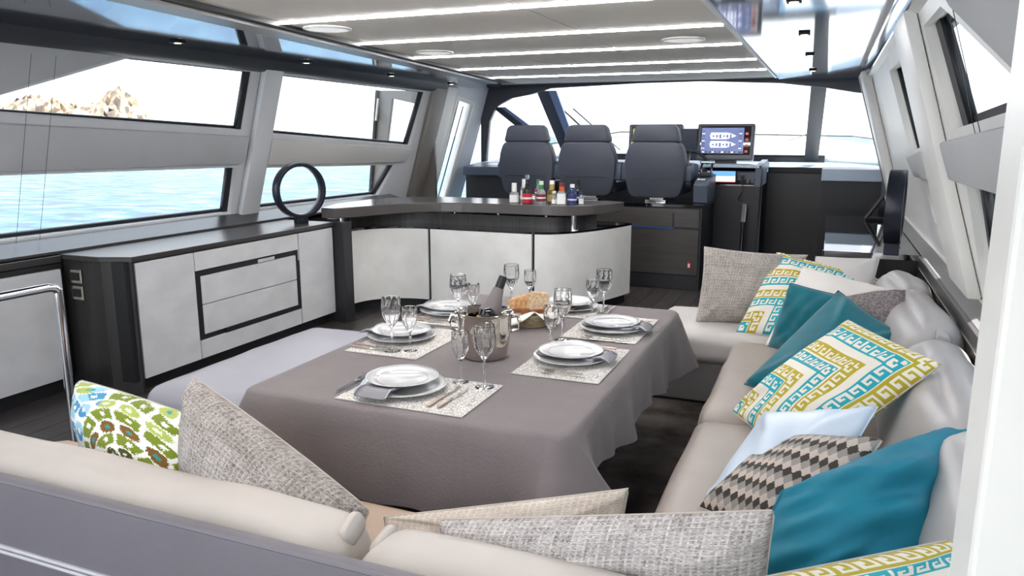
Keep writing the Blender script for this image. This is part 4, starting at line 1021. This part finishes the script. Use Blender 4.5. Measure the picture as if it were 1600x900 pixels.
def pat_ikat(n):
    W_=hexc(240,240,234); G=hexc(122,138,38); OL=hexc(84,84,34); BR=hexc(122,88,34); BL=hexc(72,150,196); LB=hexc(160,206,226); TE=hexc(50,150,150); YG=hexc(176,190,96)
    out=np.empty((n,n,3)); rg=np.random.default_rng(2)
    for j in range(n):
        for i in range(n):
            u=(i+.5)/n+.003*rg.normal(); v=(j+.5)/n+.005*rg.normal()
            x=(u-.58)*1.25; y=(v-.40)*1.05
            x+=.03*math.sin(9*v); y+=.03*math.sin(8*u+1)
            r=math.sqrt(x*x+y*y*1.2); a=math.atan2(y,x)
            k=r*9; ring_=int(k); fr=k-ring_
            nsp=max(3,int(3+ring_*2.6)); sa=(a/(2*math.pi)*nsp+ring_*.37)%1
            c=W_
            colr=[OL,G,BR,G,YG,G,YG,LB,YG,BL,G,LB,YG,LB][ring_%14]
            if u<.38 and ring_>=4: colr=[LB,BL,LB,YG][(ring_+int(sa*2))%4]
            if ring_%2==0:
                if (sa-.5)**2*4+(fr-.5)**2*3<.62: c=colr
                if (sa-.5)**2*22+(fr-.5)**2*16<.35: c=[W_,OL,TE,W_][ring_%4]
            else:
                if .08<fr<.97 and (sa<.84): c=colr
                if .35<fr<.7 and .25<sa<.45: c=W_
            out[j,i]=c
    return out
def pat_diamond(n):
    A=hexc(196,182,172); B=hexc(152,146,140); Dk=hexc(70,64,58); out=np.empty((n,n,3))
    for j in range(n):
        for i in range(n):
            u=(i+.5)/n*13; v=(j+.5)/n*9
            a=u+v; b=u-v
            fa=a%1; fb=b%1; ia=int(math.floor(a)); ib_=int(math.floor(b))
            k=(ia+2*ib_)%3
            out[j,i]=[Dk,A,B][k] if True else A
    return out
def pillow(name,label,bl,br,tr,tl,th,m,cols=None,n=40,seed=0,wr=.006,inset=.05,dent=0.,group=None,piping=None,pw=.44):
    bl,br,tr,tl=[np.array(q,float) for q in (bl,br,tr,tl)]
    c=(bl+br+tr+tl)/4
    t=thing(name,label,'cushion',tuple(c),group)
    nx=n+1; g=np.linspace(0,1,nx); U,Vv=np.meshgrid(g,g)
    s=2*U-1; q=2*Vv-1
    # edges bow inwards so the corners stand out
    su=s*(1-inset*(1-q**2)); qv=q*(1-inset*(1-s**2))
    a=(su+1)/2; b=(qv+1)/2
    P=(bl*((1-a)*(1-b))[...,None]+br*(a*(1-b))[...,None]+tr*(a*b)[...,None]+tl*((1-a)*b)[...,None])
    e1=(br-bl)+(tr-tl); e2=(tl-bl)+(tr-br); N=np.cross(e1,e2); N/=np.linalg.norm(N)
    f=((1-s**2).clip(0)**pw)*((1-q**2).clip(0)**pw)
    rg=np.random.default_rng(seed+50)
    wz=np.zeros_like(f)
    for k in range(6):
        fx,fy=rg.normal(size=2)*5; wz+=np.sin(fx*s+fy*q+rg.uniform(0,6))/(1+.4*k)
    # creases running in from the corners
    ang=np.arctan2(q,s); rr=np.sqrt(s**2+q**2)
    cre=np.zeros_like(f)
    for k in range(4):
        ca=math.pi/4+k*math.pi/2+rg.normal()*.12; d=np.angle(np.exp(1j*(ang-ca)))
        cre+=np.exp(-(d/.10)**2)*np.clip(rr-.45,0,1)*1.4-.6*np.exp(-((d-.2)/.08)**2)*np.clip(rr-.5,0,1)
    dn=dent*np.exp(-(s/.28)**2)*np.clip(q+.2,0,1.2)
    hN=(th/2*f*(1-.5*dn)+wz*wr*f+cre*wr*2.2*f**.4)
    hB=.55*(th/2*f*(1-.5*dn)+wz[::-1]*wr*f)
    P=P-(e2/np.linalg.norm(e2))*(dn*.06*np.linalg.norm(tl-bl))[...,None]
    Vf=(P+N*hN[...,None]).reshape(-1,3); Vb=(P-N*hB[...,None]).reshape(-1,3)
    idx=np.arange(nx*nx).reshape(nx,nx)
    F1=np.stack([idx[:-1,:-1],idx[:-1,1:],idx[1:,1:],idx[1:,:-1]],-1).reshape(-1,4)
    idb=idx+nx*nx; edge=np.zeros((nx,nx),bool); edge[0]=edge[-1]=edge[:,0]=edge[:,-1]=True
    idb=np.where(edge,idx,idb)
    F2=np.stack([idb[:-1,:-1],idb[1:,:-1],idb[1:,1:],idb[:-1,1:]],-1).reshape(-1,4)
    V=np.vstack([Vf,Vb]); cc=None
    if cols is not None: cc=np.vstack([cols.reshape(-1,3),cols.reshape(-1,3)])
    np_mesh('cover',V,np.vstack([F1,F2]),m,t,cols=cc)
    ed=[idx[0,i] for i in range(nx)]+[idx[i,-1] for i in range(1,nx)]+[idx[-1,i] for i in range(nx-2,-1,-1)]+[idx[i,0] for i in range(nx-2,0,-1)]
    step=max(1,n//20); pts=[tuple(Vf[i]) for i in ed[::step]]
    MB().tube(pts,.0028,5,True).build('seam',piping or (mat('seam thread',(196,186,176),.8) if cols is not None else m),t,smooth=True)
    return t
GK=pat_greek(132); 
TW=(188,180,174)
sc='scatter cushions on the sofa'
pillow('scatter_cushion','white cushion with green, olive and blue ikat print by the chrome rail',(-2.00,1.53,.40),(-1.42,1.45,.38),(-1.63,1.64,.615),(-2.24,1.70,.655),.30,M_PRINT,pat_ikat(160),160,1,.008,-.04,0,sc)
pillow('scatter_cushion','large brown grey tweed cushion standing right of the green ikat cushion',(-1.54,1.47,.40),(-1.13,1.34,.27),(-1.035,1.55,.50),(-1.675,1.63,.755),.36,M_PRINT,pat_tweed(130,(196,188,182),(84,74,70),1),130,2,.007,-.05,0,sc)
pillow('scatter_cushion','small beige woven cushion lying behind the front tweed cushion',(-1.03,1.60,.38),(-.40,1.68,.41),(-.392,1.70,.61),(-1.037,1.62,.445),.12,M_PRINT,pat_tweed(110,(226,216,204),(176,160,144),3),110,3,.004,.02,0,sc)
pillow('scatter_cushion','long grey tweed cushion at the bottom centre in the foreground',(-.775,1.47,.36),(-.055,1.42,.44),(-.048,1.46,.737),(-.80,1.50,.545),.19,M_PRINT,pat_tweed(150,(222,216,212),(108,99,96),5),150,4,.008,.01,0,sc)
pillow('scatter_cushion','cream cushion with teal and mustard Greek key print at the bottom right corner',(-.06,1.00,.62),(.30,1.46,.56),(.31,1.62,.675),(-.07,1.10,.79),.18,M_PRINT,GK,132,5,.007,.0,0,sc)
pillow('scatter_cushion','big bright teal woven cushion in the right foreground',(-.11,1.60,.45),(.46,1.80,.44),(.42,2.28,.71),(-.045,1.75,.645),.30,M_TEALW,None,56,6,.02,-.02,0,sc)
pillow('scatter_cushion','grey cushion with brown and silver diamonds behind the big teal cushion',(-.262,2.01,.44),(.02,1.85,.45),(.17,1.95,.73),(-.075,2.22,.60),.13,M_PRINT,pat_diamond(130),130,7,.004,.02,0,sc)
pillow('scatter_cushion','pale blue satin cushion between the diamond cushion and the Greek key one',(-.258,2.07,.43),(.02,1.98,.43),(.165,2.12,.755),(-.13,2.34,.615),.12,M_SATIN,None,48,8,.009,.03,0,sc)
pillow('scatter_cushion','cream Greek key cushion in the middle of the sofa, in front of the teal pair',(-.269,2.85,.43),(-.01,2.42,.42),(.355,2.50,.785),(.105,2.91,.805),.17,M_PRINT,GK,132,9,.006,.02,0,sc)
pillow('scatter_cushion','teal velvet cushion with a pointed corner, nearer of the teal pair',(-.26,3.20,.43),(.05,2.95,.43),(.385,3.27,.64),(.078,3.50,.80),.15,M_TEAL,None,48,10,.007,.03,0,sc)
pillow('scatter_cushion','dark teal velvet cushion, farther of the teal pair',(-.211,3.86,.43),(.09,3.60,.43),(.174,3.70,.73),(-.127,3.80,.765),.13,M_TEAL,None,44,11,.006,.03,0,sc)
pillow('scatter_cushion','fuzzy mauve grey cushion leaning on the starboard back cushions',(.06,3.52,.46),(.32,3.36,.52),(.345,3.62,.80),(.10,3.80,.70),.20,M_FUZZ,None,44,12,.005,.0,0,sc)
pillow('scatter_cushion','plain white cotton cushion behind the teal velvet cushions',(-.227,3.92,.42),(.22,3.80,.43),(.34,4.14,.70),(-.086,4.30,.765),.14,M_WHITEP,None,44,13,.006,.02,0,sc)
pillow('scatter_cushion','cream Greek key cushion at the far end of the sofa beside the grey tweed one',(-.395,4.12,.42),(.10,4.05,.43),(.30,4.50,.69),(-.235,4.52,.805),.15,M_PRINT,GK,132,14,.005,.02,0,sc)
pillow('scatter_cushion','square grey tweed cushion upright on the far end of the sofa',(-.63,4.26,.415),(-.24,4.34,.41),(-.07,4.52,.80),(-.63,4.46,.825),.17,M_PRINT,pat_tweed(100,(200,192,184),(120,110,104),15),100,15,.005,.06,0,sc)
pillow('scatter_cushion','pale grey cushion lying against the forward gloss cabinet',(-.03,4.40,.50),(.24,4.30,.52),(.29,4.52,.80),(-.03,4.62,.78),.12,M_GREYP,None,40,16,.007,.02,0,sc)
